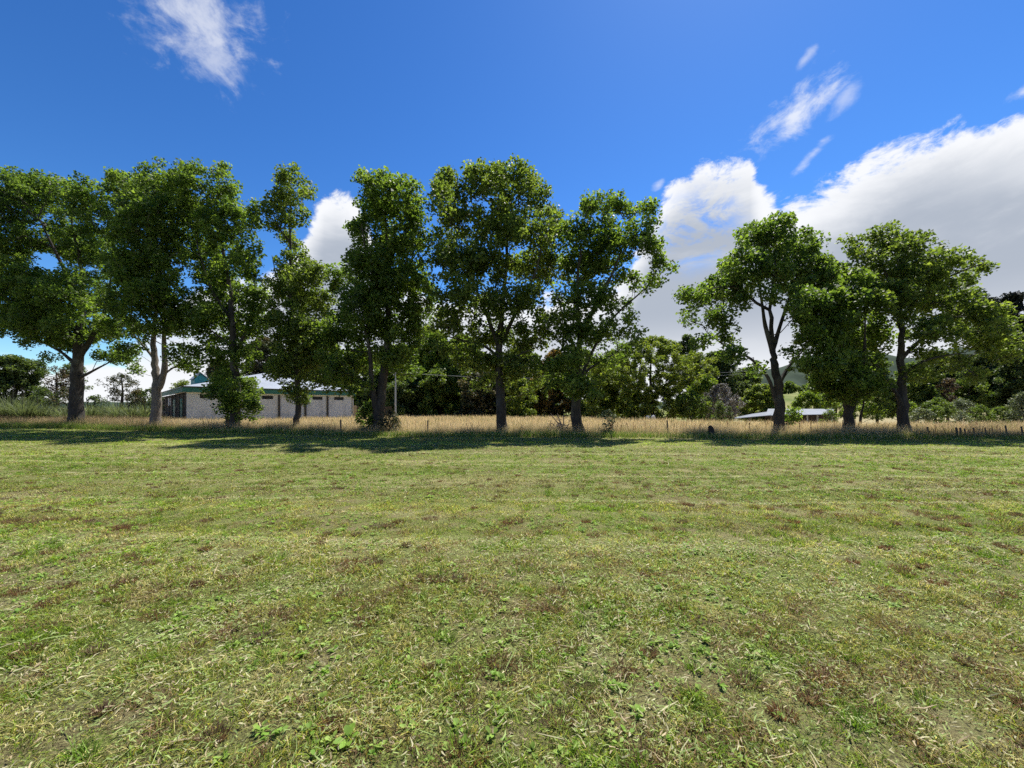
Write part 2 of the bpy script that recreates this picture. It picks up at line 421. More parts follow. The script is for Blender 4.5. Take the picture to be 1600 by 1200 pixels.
row_tree('low forked tree with a round dense crown, between two taller trees at right', 24.5,
    [(1324,680),(1325,640),(1318,590),(1314,520),(1312,450)], .36,
    [((1325,645),(1342,610),(1350,560),(1352,490),.8),((1318,580),(1300,540),(1285,490),.5)],
    [(1302,430,33,24),(1340,445,28,26),(1285,470,30,30),(1330,485,40,30),(1368,500,20,24),(1290,520,38,30),(1340,530,42,28),(1378,530,16,18),(1300,570,40,24),(1350,573,33,22),(1290,604,24,16),(1332,608,33,16),(1365,603,13,12),(1310,628,20,6),(1300,600,26,18),(1345,595,28,18)], 19, dens=1.8)
row_tree('spreading tree at the right end of the row, crown sloping down right', 24,
    [(1411,679),(1409,610),(1408,540),(1406,470),(1402,370)], .34,
    [((1410,632),(1395,605),(1378,580),(1358,560),.5),((1408,560),(1440,530),(1480,500),(1530,490),.5),((1407,500),(1450,450),(1500,425),(1535,412),.4),((1409,585),(1450,562),(1510,550),.4),((1406,470),(1385,430),(1370,390),.4)],
    [(1385,372,26,22),(1422,382,35,28),(1345,390,20,18),(1370,420,33,30),(1425,430,40,32),(1475,413,30,26),(1508,440,18,22),(1400,470,38,28),(1455,475,40,28),(1500,480,30,26),(1545,500,33,22),(1577,520,20,18),(1530,533,38,20),(1468,522,35,20),(1420,515,24,18),(1488,560,33,18),(1572,553,26,16),(1440,588,28,14),(1522,588,22,12),(1523,410,5,5),(1536,417,4,5),(1388,632,16,16),(1330,375,10,8),(1430,550,20,10),(1560,535,34,18),(1500,510,34,20),(1465,445,30,22)], 20, dens=1.45, leaf='leaf_b')

# ------------------------------------------------------------------ background trees and shrubs
def bg_tree(name, label, cat, group, px, top, bot, hw, Y, leaf, seed, size=.32, per=26, nb=12, trunk_r=.22, shape='full', bark='bark_dark', dens=.45, base_y=None, flat_=1, limbs=True):
    r = np.random.default_rng(seed)
    base = P(px, 0, Y); base[2] = float(g(base[0], base[1]))
    root = empty(name, base, label, cat, group)
    zt = P(px, top, Y)[2]-base[2]; zb = max(0.15, P(px, bot, Y)[2]-base[2]); w = hw/F*Y
    w *= 1.12/math.sqrt(1+((px-800)/F)**2*.5)
    C = []; R = []; H = zt-zb; rc = size*2.1
    vol = 4.19*w*w*H*.5*.6
    k = int(np.clip(vol*dens*3.2/(rc/.5)**2.0, 24, 620)); per = int(per*1.9)
    i = 0
    while i < k:
        h = r.uniform(0, 1)
        if shape == 'full': q = (1-h**3)**.5*(.92+.12*math.sin(h*8+seed))
        elif shape == 'round': q = math.sqrt(max(0, 1-(2*h-1)**2))**.8*(.9+.25*math.sin(h*9+seed))
        elif shape == 'cone': q = (1-h)**.8*1.0+.05
        elif shape == 'dome': q = math.sqrt(max(0, 1-h*h))
        else: q = .35+.65*(1-h)
        a = r.uniform(0, 2*math.pi); rr = q*r.uniform(.15, 1)**.5*(1+.18*math.sin(3*a+seed)+.1*math.sin(7*a+h*8))
        C.append((math.cos(a)*rr*w*.92, math.sin(a)*rr*w*.92, zb+H*(.04+.92*h))); R.append(rc*r.uniform(.7, 1.25)); i += 1
    C = np.array(C); tz = zb+H*.8
    pl = smooth_line([(0, 0, -.2), (r.normal(0, .12), 0, tz*.35), (r.normal(0, .3), r.normal(0, .2), tz*.7), (0, 0, tz)], 3)
    u = np.linspace(0, 1, len(pl))
    stem_mesh('trunk' if cat == 'tree' else 'stem', [(pl, trunk_r*(1-.85*u)+.01)], M[bark], root, 7, True, r)
    E = grow([pl], C, r, .02)
    V, Fc, at = crown_from(C, R, r, per, size, size*.72, .1)
    V[:, 2] = np.maximum(V[:, 2], .03)
    crown_mesh('crown' if cat == 'tree' else 'foliage', (V, Fc, at), E, M[leaf], M[bark], root, 3)
    return root

def copy_tree(o, loc, rz, sc, label):
    c = o.copy(); COL.objects.link(c); c.location = loc; c.rotation_euler = (0, 0, rz); c.scale = sc; c['label'] = label
    for ch in o.children:
        d = ch.copy(); COL.objects.link(d); d.parent = c
    return c

GB = 'trees in the dark belt behind the paddock'
BG = [
 # px, top, bot, hw, Y, leaf, label
 (345,560,640,30,90,'leaf_gum','grey green tree seen over the ridge of the block shed roof'),
 (412,524,640,36,82,'leaf_gum','tall gum tree with pale tawny leaves behind the shed roof'),
 (470,540,640,36,80,'leaf_dark','dark tree behind the shed, back of the slender tree'),
 (520,548,645,38,76,'leaf_mid','mid green tree behind the right hand end of the shed roof'),
 (572,545,645,36,72,'leaf_mid','mid green tree behind the twin stemmed tree'),
 (628,535,645,34,72,'leaf_fresh','fresh green tree directly behind the thin pale power pole'),
 (676,512,645,38,70,'leaf_fresh','tall light green tree under the gap of sky left of centre'),
 (722,522,645,40,68,'leaf_fresh','rounded light green tree just left of the central trunk'),
 (690,575,648,32,64,'leaf_mid','lower tree with bare grey twigs at the back edge of the dry paddock'),
 (752,580,650,34,62,'leaf_gum','low twiggy olive tree back left of the central trunk'),
 (815,540,650,40,66,'leaf_mid','mid green tree behind and right of the central trunk'),
 (812,590,655,26,56,'leaf_bright','small yellow green tree close right of the central trunk'),
 (866,545,650,30,60,'leaf_autumn','tree with orange and brown leaves behind the dead branch pile'),
 (905,545,652,36,60,'leaf_dark','dark tree behind the trunk of the tree with the long limb'),
 (940,570,652,28,54,'leaf_bright','yellow green tree beside the round olive tree'),
 (640,590,646,40,66,'leaf_dark','dark low tree at the foot of the thin pale power pole'),
 (590,590,648,40,70,'leaf_dark','dark tree standing right of the shed behind its fence'),
 (1075,520,650,26,66,'leaf_dark','dark blue green gum tree right of the round olive tree'),
 (1120,548,640,38,72,'leaf_dark','dark gum tree behind the bare grey shrub'),
 (1165,575,640,34,74,'leaf_dark','dark gum tree behind the open barn, left of its roof'),
 (660,560,648,36,78,'leaf_mid','tree at the back of the belt left of the gap of sky'),
 (780,560,650,38,74,'leaf_dark','dark tree at the back of the belt behind the central trunk'),
 (845,575,652,32,70,'leaf_mid','green tree filling the belt left of the dead branch pile'),
 (960,545,652,34,70,'leaf_mid','green tree at the back of the belt left of the round olive tree'),
 (545,590,648,36,84,'leaf_mid','tree at the back of the belt beyond the right corner of the shed'),
 (1100,585,655,26,60,'leaf_fresh','light green tree between the round olive tree and the bare grey shrub'),
]
for i, (px, top, bot, hw, Y, lf, lab) in enumerate(BG):
    bg_tree('background_tree', lab, 'tree', GB, px, top, bot+8, hw*1.12, Y, lf, 100+i, .30, 30, dens=.6)
bg_tree('background_tree', 'large round olive green tree standing alone right of centre', 'tree', None, 1018, 524, 664, 78, 50, 'leaf_bright', 140, .22, 60, dens=1.2, shape='round', trunk_r=.3)
bg_tree('background_tree', 'small bushy green tree leaning against the right side of the round olive tree', 'tree', None, 1082, 612, 656, 32, 46, 'leaf_mid', 141, .2, 36, dens=.9, trunk_r=.12)
bg_tree('bare_shrub', 'bare grey twiggy shrub rounded behind the two dark conifers', 'shrub', None, 1126, 600, 657, 30, 48, 'twig_grey', 142, .16, 40, dens=1.2, trunk_r=.08, bark='deadwood')
for px, top, hw, lab in ((1125, 626, 8, 'taller of two dark narrow conifers left of the open barn'), (1139, 634, 6, 'shorter of two dark narrow conifers left of the open barn')):
    bg_tree('small_conifer', lab, 'tree', 'pair of dark narrow conifers', px, top, 662, hw, 42, 'leaf_brown' if 0 else 'leaf_dark', 150+px, .11, 60, dens=5, trunk_r=.06, shape='dome')
bg_tree('background_tree', 'rounded bright green tree behind the left end of the barn roof', 'tree', None, 1190, 600, 660, 34, 62, 'leaf_bright', 143, .26, 34, dens=.8)
bg_tree('background_tree', 'low bright green tree above the right part of the barn roof', 'tree', None, 1265, 612, 655, 28, 70, 'leaf_fresh', 144, .28, 34, dens=.8)
# right hand slope
GR = 'trees on the slope at the right'
for i, (px, top, bot, hw, Y, lf, lab) in enumerate([
 (1405,600,652,30,72,'leaf_mid','green tree low on the slope behind the last trunk'),(1452,600,652,28,58,'leaf_mid','green tree on the slope close right of the last trunk'),
 (1515,590,650,32,58,'leaf_mid','mid green tree above the middle of the rounded shrubs'),(1570,580,650,32,58,'leaf_dark','dark tree below the tall pine at the right'),
 (1372,560,650,30,62,'leaf_mid','mid green tree behind the gap between the two right hand trunks'),(1305,598,652,24,74,'leaf_dark','dark low tree behind the right end of the barn'),
 (1345,590,655,26,58,'leaf_fresh','light green tree just right of the low forked trunk'),
 (1425,565,655,34,60,'leaf_mid','mid green tree behind the last trunk of the row'),
 (1462,545,645,34,66,'leaf_dark','dark tree on the slope right of the last trunk'),
 (1500,560,645,34,62,'leaf_dark','dark tree above the rounded shrubs on the right slope'),
 (1545,545,640,36,60,'leaf_dark','dark tree on the slope under the last branches at right'),
 (1592,540,640,34,56,'leaf_dark','dark tree at the right edge below the tall pines'),
 (1480,592,645,16,56,'leaf_brown','brown twiggy tree above the rounded shrubs'),
 (1650,540,645,50,54,'leaf_dark','dark tree at the far right beyond the shrubs')]):
    bg_tree('background_tree', lab, 'tree', GR, px, top, bot, hw*1.15, Y, lf, 170+i, .27, 32, dens=.6)
for i, (px, top, hw, Y, lab) in enumerate([(1545,462,24,66,'dark pine showing above the crown of the last row tree'),(1580,455,30,62,'tall dark pine at the right edge of the view'),(1625,470,34,60,'dark pine cut by the right edge of the view')]):
    bg_tree('pine_tree', lab, 'tree', 'tall dark pines at the right', px, top, 640, hw*1.2, Y, 'needle', 190+i, .30, 40, dens=.8, shape='tall', trunk_r=.35)
for i, (px, top, hw, Y, lf) in enumerate([(1232,598,16,150,'leaf_mid'),(1262,601,15,155,'leaf_dark'),(1292,599,17,150,'leaf_mid'),(1320,603,14,150,'leaf_dark'),(1396,596,18,120,'leaf_mid')]):
    bg_tree('background_tree', ['pale green far tree seen just right of the drooping limbed trunk','dark far tree on the slope above the barn roof','mid green far tree on the slope, above the right end of the barn','small dark far tree behind the forked trunk','far tree left of the last trunk of the row'][i], 'tree', 'far trees on the slope above the barn', px, top, 618, hw, Y, lf, 260+i, .5, 22, dens=.5)
for i, (px, top, hw, lab) in enumerate([(70,604,24,'dark shrub behind the flax right of the left edge bush'),(100,606,20,'dark shrub close behind the left side of the thick trunk'),(150,617,20,'low shrub just right of the thick trunk behind the flax'),(214,609,22,'shrub behind the flax left of the pale barked tree'),(236,606,18,'dark shrub hidden partly by the pale barked trunk')]):
    bg_tree('background_shrub', lab, 'shrub', 'shrubs behind the flax at the left', px, top, 650, hw, 44, 'leaf_gum' if i % 2 else 'leaf_dark', 280+i, .15, 40, dens=1.3, trunk_r=.08, shape='dome')
GS = 'rounded shrubs on the right slope'
SHR = [(1438,640,656,22,40,'leaf_grey','wide low grey green shrub nearest the last trunk'),
 (1466,622,648,24,47,'leaf_mid','green shrub behind the wide low grey green shrub'),(1462,634,656,16,43,'leaf_mid','small dark shrub tucked right of the wide low shrub'),
 (1500,624,645,24,48,'leaf_grey','pale topped shrub high in the middle of the shrubs'),(1500,642,657,15,41,'leaf_grey','small rounded shrub at the front of the middle shrubs'),
 (1530,633,658,18,42,'leaf_mid','rounded green shrub, third from the right edge'),(1565,636,658,24,42,'leaf_mid','wide flat green shrub, second from the right edge'),
 (1600,612,656,24,40,'leaf_grey','big rounded shrub cut by the right edge'),(1420,628,650,16,48,'leaf_fresh','light green shrub behind the last trunk of the row'),
 (1296,640,657,12,50,'leaf_mid','small dark shrub at the right end of the barn')]
for i, (px, top, bot, hw, Y, lf, lab) in enumerate(SHR):
    bg_tree('rounded_shrub', lab, 'shrub', GS, px, top, bot+6, hw, Y, lf, 200+i, .14, 50, dens=2.2, trunk_r=.07, shape='dome')
# left hand background
bg_tree('background_tree', 'very dark bushy tree at the left edge behind the flax', 'tree', None, 22, 556, 636, 46, 46, 'leaf_dark', 220, .24, 44, dens=1.1, shape='round')
bg_tree('background_tree', 'brownish open tree between the dark bush and the thick trunk', 'tree', None, 88, 572, 622, 30, 50, 'leaf_brown', 221, .17, 22, dens=.9, bark='bark', shape='round')
bg_tree('background_tree', 'dark tree half hidden behind the thick left trunk', 'tree', None, 112, 568, 615, 26, 52, 'leaf_dark', 225, .2, 30, dens=1.0, shape='round')
bg_tree('background_tree', 'small round topped tree alone against the pale sky left of the shed', 'tree', None, 190, 584, 628, 27, 52, 'leaf_gum', 222, .17, 24, dens=.9, bark='bark', shape='round')
bg_tree('background_tree', 'pale olive tree showing over the left end of the shed', 'tree', None, 285, 594, 630, 22, 72, 'leaf_bright', 223, .24, 22, dens=.8)
bg_tree('background_tree', 'small tree beside the pale trunk at left, behind the flax', 'tree', None, 222, 607, 635, 20, 60, 'leaf_mid', 224, .2, 22, dens=.8)
# trees beyond the left edge of frame do not show; leafy suckers at the foot of the twin stemmed tree
bg_tree('leafy_shrub', 'leafy brown tipped shrub at the foot of the twin stemmed tree', 'shrub', None, 609, 640, 684, 18, 24.6, 'leaf_gum', 230, .11, 44, dens=4.5, trunk_r=.03, shape='dome')
bg_tree('leafy_shrub', 'dark green sucker bush left of the twin stems', 'shrub', None, 577, 628, 684, 17, 26.2, 'leaf', 231, .13, 60, dens=5, trunk_r=.03, shape='dome')
bg_tree('leafy_shrub', 'upright shrub with small pale leaves right of the long limbed tree', 'shrub', None, 952, 640, 686, 12, 22.6, 'leaf_grey', 232, .09, 46, dens=5, trunk_r=.025, shape='round', bark='bark')

def blades_field(name, X, Y, Z, H, W, az, lean, Ctop, Cbot, mat, parent=None, seg=1, droopk=.5, tipw=.15, **kw):
    """upright blades, each 1 or 2 quads"""
    n = len(X); B = np.stack([X, Y, Z], 1)
    s = np.stack([np.cos(az), np.sin(az), np.zeros(n)], 1)
    la = kw.get('laz', rng.uniform(0, 2*math.pi, n))
    dvec = np.stack([np.cos(la), np.sin(la), np.zeros(n)], 1)
    rows = []
    for k in range(seg+1):
        f = k/seg
        c = B+np.array([0, 0, 1.])*(H*f*(1-.35*lean*f))[:, None]+dvec*(H*lean*f**1.7)[:, None]
        w = W*((1-f)*1+f*tipw)
        rows.append((c-s*(w*.5)[:, None], c+s*(w*.5)[:, None]))
    V = np.stack([x for r_ in rows for x in r_], 1)
    idx = np.arange(n)[:, None]*(2*(seg+1))
    Fc = np.vstack([np.hstack([idx+2*k, idx+2*k+1, idx+2*k+3, idx+2*k+2]) for k in range(seg)])
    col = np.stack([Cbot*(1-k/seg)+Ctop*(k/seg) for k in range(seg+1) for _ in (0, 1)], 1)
    return mesh_np(name, V.reshape(-1, 3), Fc, mat, parent, vattr={'Col': col.reshape(-1, 3)})

def flax(px, Y, h, n, label, seed):
    r = np.random.default_rng(seed); base = P(px, 0, Y); base[2] = float(g(base[0], base[1]))
    root = empty('flax_bush', base, label, 'plant', 'flax bushes at the left')
    a = r.uniform(0, 2*math.pi, n); rr = r.uniform(0, .5, n)
    base_c = np.array([.05, .07, .03]); tip = np.array([.15, .18, .095])
    k = r.uniform(.6, 1.3, n)[:, None]
    global rng
    keep = rng; rng = r
    blades_field('leaf_blades', np.cos(a)*rr, np.sin(a)*rr, np.zeros(n), h*r.uniform(.6, 1.15, n), r.uniform(.06, .11, n), a+1.57, r.uniform(.15, .85, n), tip*k, base_c*k, M['blade'], root, 3, laz=a+r.normal(0, .3, n))
    rng = keep
    stems = Geo()
    for _ in range(3):
        q = r.uniform(0, 6.28); stems.tube([(0, 0, 0), (.2*math.cos(q), .2*math.sin(q), h*.7), (.35*math.cos(q), .35*math.sin(q), h*1.25)], [.03, .02, .015], 5)
    stems.build('flower_stalk', M['bark_dark'], root)
for i, (px, Y, h, n, lab) in enumerate([(-12,38,2.6,240,'flax bush cut by the left edge of the view'),(14,39,3.1,260,'tallest pale flax bush near the left edge'),(40,38,2.9,240,'pale flax bush below the dark bushy tree'),(62,39,2.2,200,'low flax bush right of the tall pale ones'),(84,40,2.1,180,'flax bush halfway between left edge and thick trunk'),(102,39,1.9,160,'flax bush touching the left side of the thick trunk'),(142,39,2.1,180,'flax bush close right of the thick trunk'),(162,40,2.2,180,'flax bush left below the small round topped tree'),(185,39,2.3,200,'flax bush directly below the small round topped tree'),(206,38,2.0,180,'flax bush halfway to the pale barked tree'),(227,39,2.2,180,'flax bush touching the left side of the pale barked tree')]):
    flax(px, Y, h, n, lab, 300+i)

# ------------------------------------------------------------------ block shed
m, nt = new_mat('block_wall'); v = objc(nt)
br = N(nt, 'ShaderNodeTexBrick'); L(nt, mapping(nt, v, (1, 1, 1), (math.pi/2, 0, 0)), br.inputs['Vector'])
br.inputs['Scale'].default_value = 1; br.inputs['Brick Width'].default_value = .8; br.inputs['Bias'].default_value = 0; br.inputs['Row Height'].default_value = .25
br.inputs['Mortar Size'].default_value = .012; br.inputs['Mortar Smooth'].default_value = .3
br.inputs['Color1'].default_value = (.50, .53, .57, 1); br.inputs['Color2'].default_value = (.56, .585, .62, 1); br.inputs['Mortar'].default_value = (.40, .42, .45, 1)
st = ramp(nt, noise(nt, mapping(nt, v, (1.3, 1, .5)), 1.1, 5, .65), [(.5, (1, 1, 1)), (.75, (.74, .71, .66))])
out(nt, principled(nt, mixc(nt, 1, br.outputs['Color'], st, 'MULTIPLY'), .9, .15).outputs[0]); M['block'] = m
m, nt = new_mat('corrugated_roof'); v = objc(nt)
wv = N(nt, 'ShaderNodeTexWave'); wv.inputs['Scale'].default_value = 3.2; L(nt, v, wv.inputs['Vector'])
c = ramp(nt, noise(nt, v, .8, 4, .6), [(.3, (.26, .285, .325)), (.7, (.32, .35, .39))])
out(nt, principled(nt, c, .5, .35, wv.outputs[1], .35, .02, metallic=0).outputs[0]); M['roof'] = m
M['teal'] = flat('teal_paint', (.035, .15, .125), .5, .3, .18)
M['teal_bright'] = flat('teal_sheet', (.04, .24, .27), .5, .3, .12)
M['white'] = flat('white_trim', (.62, .61, .58), .6, .3, .1)
m, nt = new_mat('dark_board'); v = objc(nt)
nb_ = noise(nt, mapping(nt, v, (5, 5, .3)), 1.2, 3, .6)
out(nt, principled(nt, ramp(nt, nb_, [(.35, (.045, .035, .028)), (.7, (.13, .10, .08))]), .8, .2, nb_, .4, .02).outputs[0]); M['board'] = m
m, nt = new_mat('window_glass'); out(nt, principled(nt, (.02, .025, .03), .3, .15).outputs[0]); M['glass'] = m
M['dark'] = flat('dark_steel', (.05, .045, .04), .6, .3)
M['beige'] = flat('weathered_timber', (.42, .33, .22), .8, .2, .25)
M['post'] = bark_mat('post_wood', (.05, .042, .035), (.16, .135, .11), 2)
M['pole'] = flat('pale_pole', (.40, .41, .40), .7, .2, .15)
M['sheet_white'] = flat('white_paint', (.75, .77, .8), .5, .3, .06)

A = np.array([-32.8, 40., 0.]); B = np.array([-21.0, 52., 0.]); Cc = np.array([-51.6, 58.5, 0.])
U = B-A; LU = np.linalg.norm(U); U /= LU
Wd = np.array([-U[1], U[0], 0.]); LW = 26.
ang = math.atan2(U[1], U[0])
shed = empty('block_shed', A, 'long grey concrete block shed with teal fascia and pale metal roof', 'building')
shed.rotation_euler = (0, 0, ang)
# local frame: x along the block front, y into the building
def along(px):   # distance along the front under image column px
    k = (px-800)/F
    return (k*A[1]-A[0])/(U[0]-k*U[1])
ZT, ZF = 3.84, 3.22
gw = Geo(); X3 = (1, 0, 0); Y3 = (0, 1, 0); Z3 = (0, 0, 1); O = (0, 0, 0)
wins = [(312, 323), (324, 335), (409, 427), (488, 504), (522, 537)]
w0, w1 = 2.62, 3.02
gw.frame(O, X3, Y3, Z3, 0, LU, 0, .2, -.4, w0)
gw.frame(O, X3, Y3, Z3, 0, LU, 0, .2, w1, ZF)
xs = 0
for a, b in wins:
    gw.frame(O, X3, Y3, Z3, xs, along(a), 0, .2, w0, w1); xs = along(b)
gw.frame(O, X3, Y3, Z3, xs, LU, 0, .2, w0, w1)
gw.frame(O, X3, Y3, Z3, LU-.2, LU, .2, LW, -.4, ZF)     # right end wall
wall = gw.build('block_wall', M['block'], shed)
for a, b in wins:
    a, b = along(a), along(b)
    f = Geo()
    for q in ((a, b, w0, w0+.04), (a, b, w1-.04, w1), (a, a+.04, w0+.04, w1-.04), (b-.04, b, w0+.04, w1-.04), ((a+b)/2-.02, (a+b)/2+.02, w0+.04, w1-.04)):
        f.frame(O, X3, Y3, Z3, q[0], q[1], .05, .11, q[2], q[3])
    fr = f.build('window', M['dark'], shed)
    p = Geo(); p.frame(O, X3, Y3, Z3, a+.04, b-.04, .075, .085, w0+.04, w1-.04); p.build('pane', M['glass'], fr)
# white strip, fascia front + left side, gutter
t = Geo(); t.frame(O, X3, Y3, Z3, -.02, LU*.42, -.05, -.003, ZF-.12, ZF-.002); t.frame(O, X3, Y3, Z3, LU*.42+.01, LU, -.03, -.003, ZF-.12, ZF-.002); t.build('trim_strip', M['white'], shed)
t = Geo(); t.frame(O, X3, Y3, Z3, -.35, LU+.35, -.36, -.30, ZF, ZT-.1); t.frame(O, X3, Y3, Z3, -.36, -.30, -.29, LW+.3, ZF, ZT-.1)
t.frame(O, X3, Y3, Z3, -.29, LU+.3, -.29, 0, ZF+.003, ZF+.03); t.build('fascia', M['teal'], shed)
t = Geo(); t.frame(O, X3, Y3, Z3, -.45, LU+.42, -.46, -.362, ZT-.14, ZT-.03); t.build('gutter', M['dark'], shed)
for px in (436, 477, 511.5):
    t = Geo(); q = along(px); t.frame(O, X3, Y3, Z3, q-.1, q+.1, -.14, -.004, 0, ZF-.13); t.build('downpipe', M['dark'], shed)
t = Geo(); t.tube([(LU+.1, -.12, 0), (LU+.1, -.12, 3.2), (LU+.1, -.3, 3.7)], [.06, .06, .06], 8); t.build('white_downpipe', M['white'], shed)
# dark boarded end with doors and posts
t = Geo(); t.frame(O, X3, Y3, Z3, 0, .15, .203, LW, -.4, ZF); t.build('boarded_wall', M['board'], shed)
for a, b, mm in ((3.2, 5.6, 'teal'), (9, 12, 'teal')):
    t = Geo(); t.frame(O, X3, Y3, Z3, -.04, -.003, a, b, 0, 2.6); d = t.build('door', M[mm], shed)
    h = Geo(); h.frame(O, X3, Y3, Z3, -.09, -.043, a+.15, a+.2, 1, 1.2); h.build('handle', M['white'], d)
t = Geo(); t.frame(O, X3, Y3, Z3, -.03, -.003, 14.6, 17.2, 1.9, 2.9); t.build('white_notice_board', M['sheet_white'], shed)
for q in np.arange(1.6, LW, 3.4):
    t = Geo(); t.frame(O, X3, Y3, Z3, -.12, -.05, q, q+.1, -.3, ZF-.003); t.build('wall_post', M['dark'], shed)
# hip roof
zr = 6.15; e = .45; i1 = 6.0; i2 = LW-8
rv = [(-e, -e, ZT-.06), (LU+e, -e, ZT-.06), (LU+e, LW+e, ZT-.06), (-e, LW+e, ZT-.06), (LU/2+.4, i1, zr), (LU/2, i2, zr)]
rv2 = [(x, y, z-.08) for x, y, z in rv]
fc = [(0, 1, 4), (1, 2, 5, 4), (2, 3, 5), (3, 0, 4, 5)]
roof = mesh_py('roof', rv+rv2, fc+[tuple(6+i for i in reversed(f)) for f in fc]+[(1, 0, 6, 7), (2, 1, 7, 8), (3, 2, 8, 9), (0, 3, 9, 6)], M['roof'], shed)
# ridge vent gablet with teal face
cx, cy = 1.9, 5.6
mesh_py('vent_gable', [(cx-.6, cy, 4.2), (cx+.65, cy, 4.6), (cx+.65, cy, 4.9), (cx-.1, cy, 5.55), (cx-.6, cy, 4.9), (cx-.6, cy+3, 4.2), (cx+.65, cy+3, 4.6), (cx+.65, cy+3, 4.9), (cx-.1, cy+3, 5.55), (cx-.6, cy+3, 4.9)],
        [(0, 1, 2, 3, 4), (5, 9, 8, 7, 6), (0, 4, 9, 5), (1, 6, 7, 2)], M['teal_bright'], roof)
vc = [(cx-.75, 4.86), (cx-.1, 5.63), (cx+.8, 4.82)]
mesh_py('vent_cap', [(x, y, z+dz) for y in (cy-.25, cy+3.2) for dz in (0, .07) for x, z in vc],
        [(3, 9, 10, 4), (4, 10, 11, 5), (0, 1, 7, 6), (1, 2, 8, 7), (0, 3, 4, 1), (1, 4, 5, 2), (6, 7, 10, 9), (7, 8, 11, 10), (0, 6, 9, 3), (2, 5, 11, 8)], M['roof'], roof)
# low fence beside the shed
fb = P(551, 0, 52); fb[2] = 0
fence = empty('board_fence', fb, 'low board fence, pale first panel then dark, right of the block shed', 'fence')
t = Geo()
for k in range(4): t.frame(O, X3, Y3, Z3, k*.13, k*.13+.12, 0, .03, 0, 1.95-.03*(k % 2))
t.build('pale_panel', M['beige'], fence)
t = Geo()
for k in range(26): t.frame(O, X3, Y3, Z3, .55+k*.16, .55+k*.16+.15, .1+k*.05, .13+k*.05, 0, 1.75+.04*(k % 3))
t.build('dark_panel', M['board'], fence)
for k in range(3):
    t = Geo(); t.frame(O, X3, Y3, Z3, .5+k*2, .6+k*2, .16+k*.6, .26+k*.6, 0, 1.85); t.build('post', M['post'], fence)

# ------------------------------------------------------------------ open barn on the right
M['barn_roof'] = M['roof'].copy(); [setattr(e_, 'color', (*c_, 1)) for n_ in M['barn_roof'].node_tree.nodes if n_.type == 'VALTORGB' for e_, c_ in zip(n_.color_ramp.elements, ((.10, .12, .15), (.155, .175, .205)))]
bb = P(1138, 0, 50); bb[2] = float(g(bb[0]+5, 54))
barn = empty('open_barn', bb, 'low open sided barn with pale metal roof sunk behind the dry paddock', 'building')
def bl(px, py, Y): return P(px, py, Y)-bb
def slab(nm, pts, th, mat, parent):
    lo = [(p[0], p[1], p[2]-th) for p in pts]; n = len(pts)
    return mesh_py(nm, [tuple(p) for p in pts]+lo, [tuple(range(n)), tuple(reversed(range(n, 2*n)))]+[((i+1) % n, i, n+i, n+(i+1) % n) for i in range(n)], mat, parent)
r1 = slab('roof', [bl(1196, 649, 50), bl(1304, 647, 52), bl(1302, 639.0, 60), bl(1200, 638.6, 58)], .08, M['barn_roof'], barn)
r2 = slab('side_roof', [bl(1137, 654.5, 50), bl(1204, 648.5, 49.8), bl(1208, 642, 56), bl(1176, 646.3, 57)], .08, M['barn_roof'], barn)
for px, Y in ((1262, 51.6), (1278, 51.8), (1300, 52.1), (1205, 50.3), (1172, 50.2), (1145, 50.4), (1240, 51.2)):
    q = bl(px, 648, Y); t = Geo(); zt = q[2]-.05 if px > 1200 else bl(px, 652, Y)[2]-.02
    t.frame((q[0], q[1]+.1, 0), X3, Y3, Z3, -.08, .08, -.08, .08, -.5, zt); t.build('post', M['pole' if px > 1240 else 'post'], barn)
t = Geo(); a = bl(1196, 0, 57); b = bl(1300, 0, 58.5)
dv = np.array([b[0]-a[0], b[1]-a[1], 0]); ln = np.linalg.norm(dv); dv /= ln; pv = np.array([-dv[1], dv[0], 0])
t.frame((a[0], a[1], 0), dv, pv, Z3, 0, ln, 0, .1, -.6, bl(1200, 640, 57)[2]-.2); t.build('back_wall', M['board'], barn)

# ------------------------------------------------------------------ pole, wires, posts, debris
pb = P(618, 0, 60); pb[2] = float(g(pb[0], 60))
pole = empty('power_pole', pb, 'thin pale power pole standing in front of the tree belt', 'pole')
t = Geo(); t.tube([(0, 0, -.3), (0, 0, 4), (.03, 0, 7.1)], [.14, .12, .10], 8); t.build('post', M['pole'], pole, True)
t = Geo(); t.frame(O, X3, Y3, Z3, -.8, .8, -.06, .06, 6.7, 6.82); arm = t.build('crossarm', M['post'], pole)
for k in (-.7, .7):
    t = Geo(); t.tube([(k, 0, 6.825), (k, 0, 6.93), (k, 0, 6.98)], [.035, .05, .02], 6); t.build('insulator', M['white'], arm)
for k, lab in ((-.7, 'upper of the two thin power wires crossing before the round olive tree'), (.7, 'lower of the two thin power wires crossing before the round olive tree')):
    p0 = pb+np.array([k, 0, 6.98]); p1 = P(1190, 577.5 if k < 0 else 582, 62)
    pts = [p0+(p1-p0)*s_-np.array([0, 0, 1.1*4*s_*(1-s_)]) for s_ in np.linspace(0, 1, 26)]
    t = Geo(); t.tube([p-p0 for p in pts], [.011]*26, 4)
    w = t.build('power_wire', M['pole']); w.location = p0; tag(w, lab, 'wire', 'power wires')

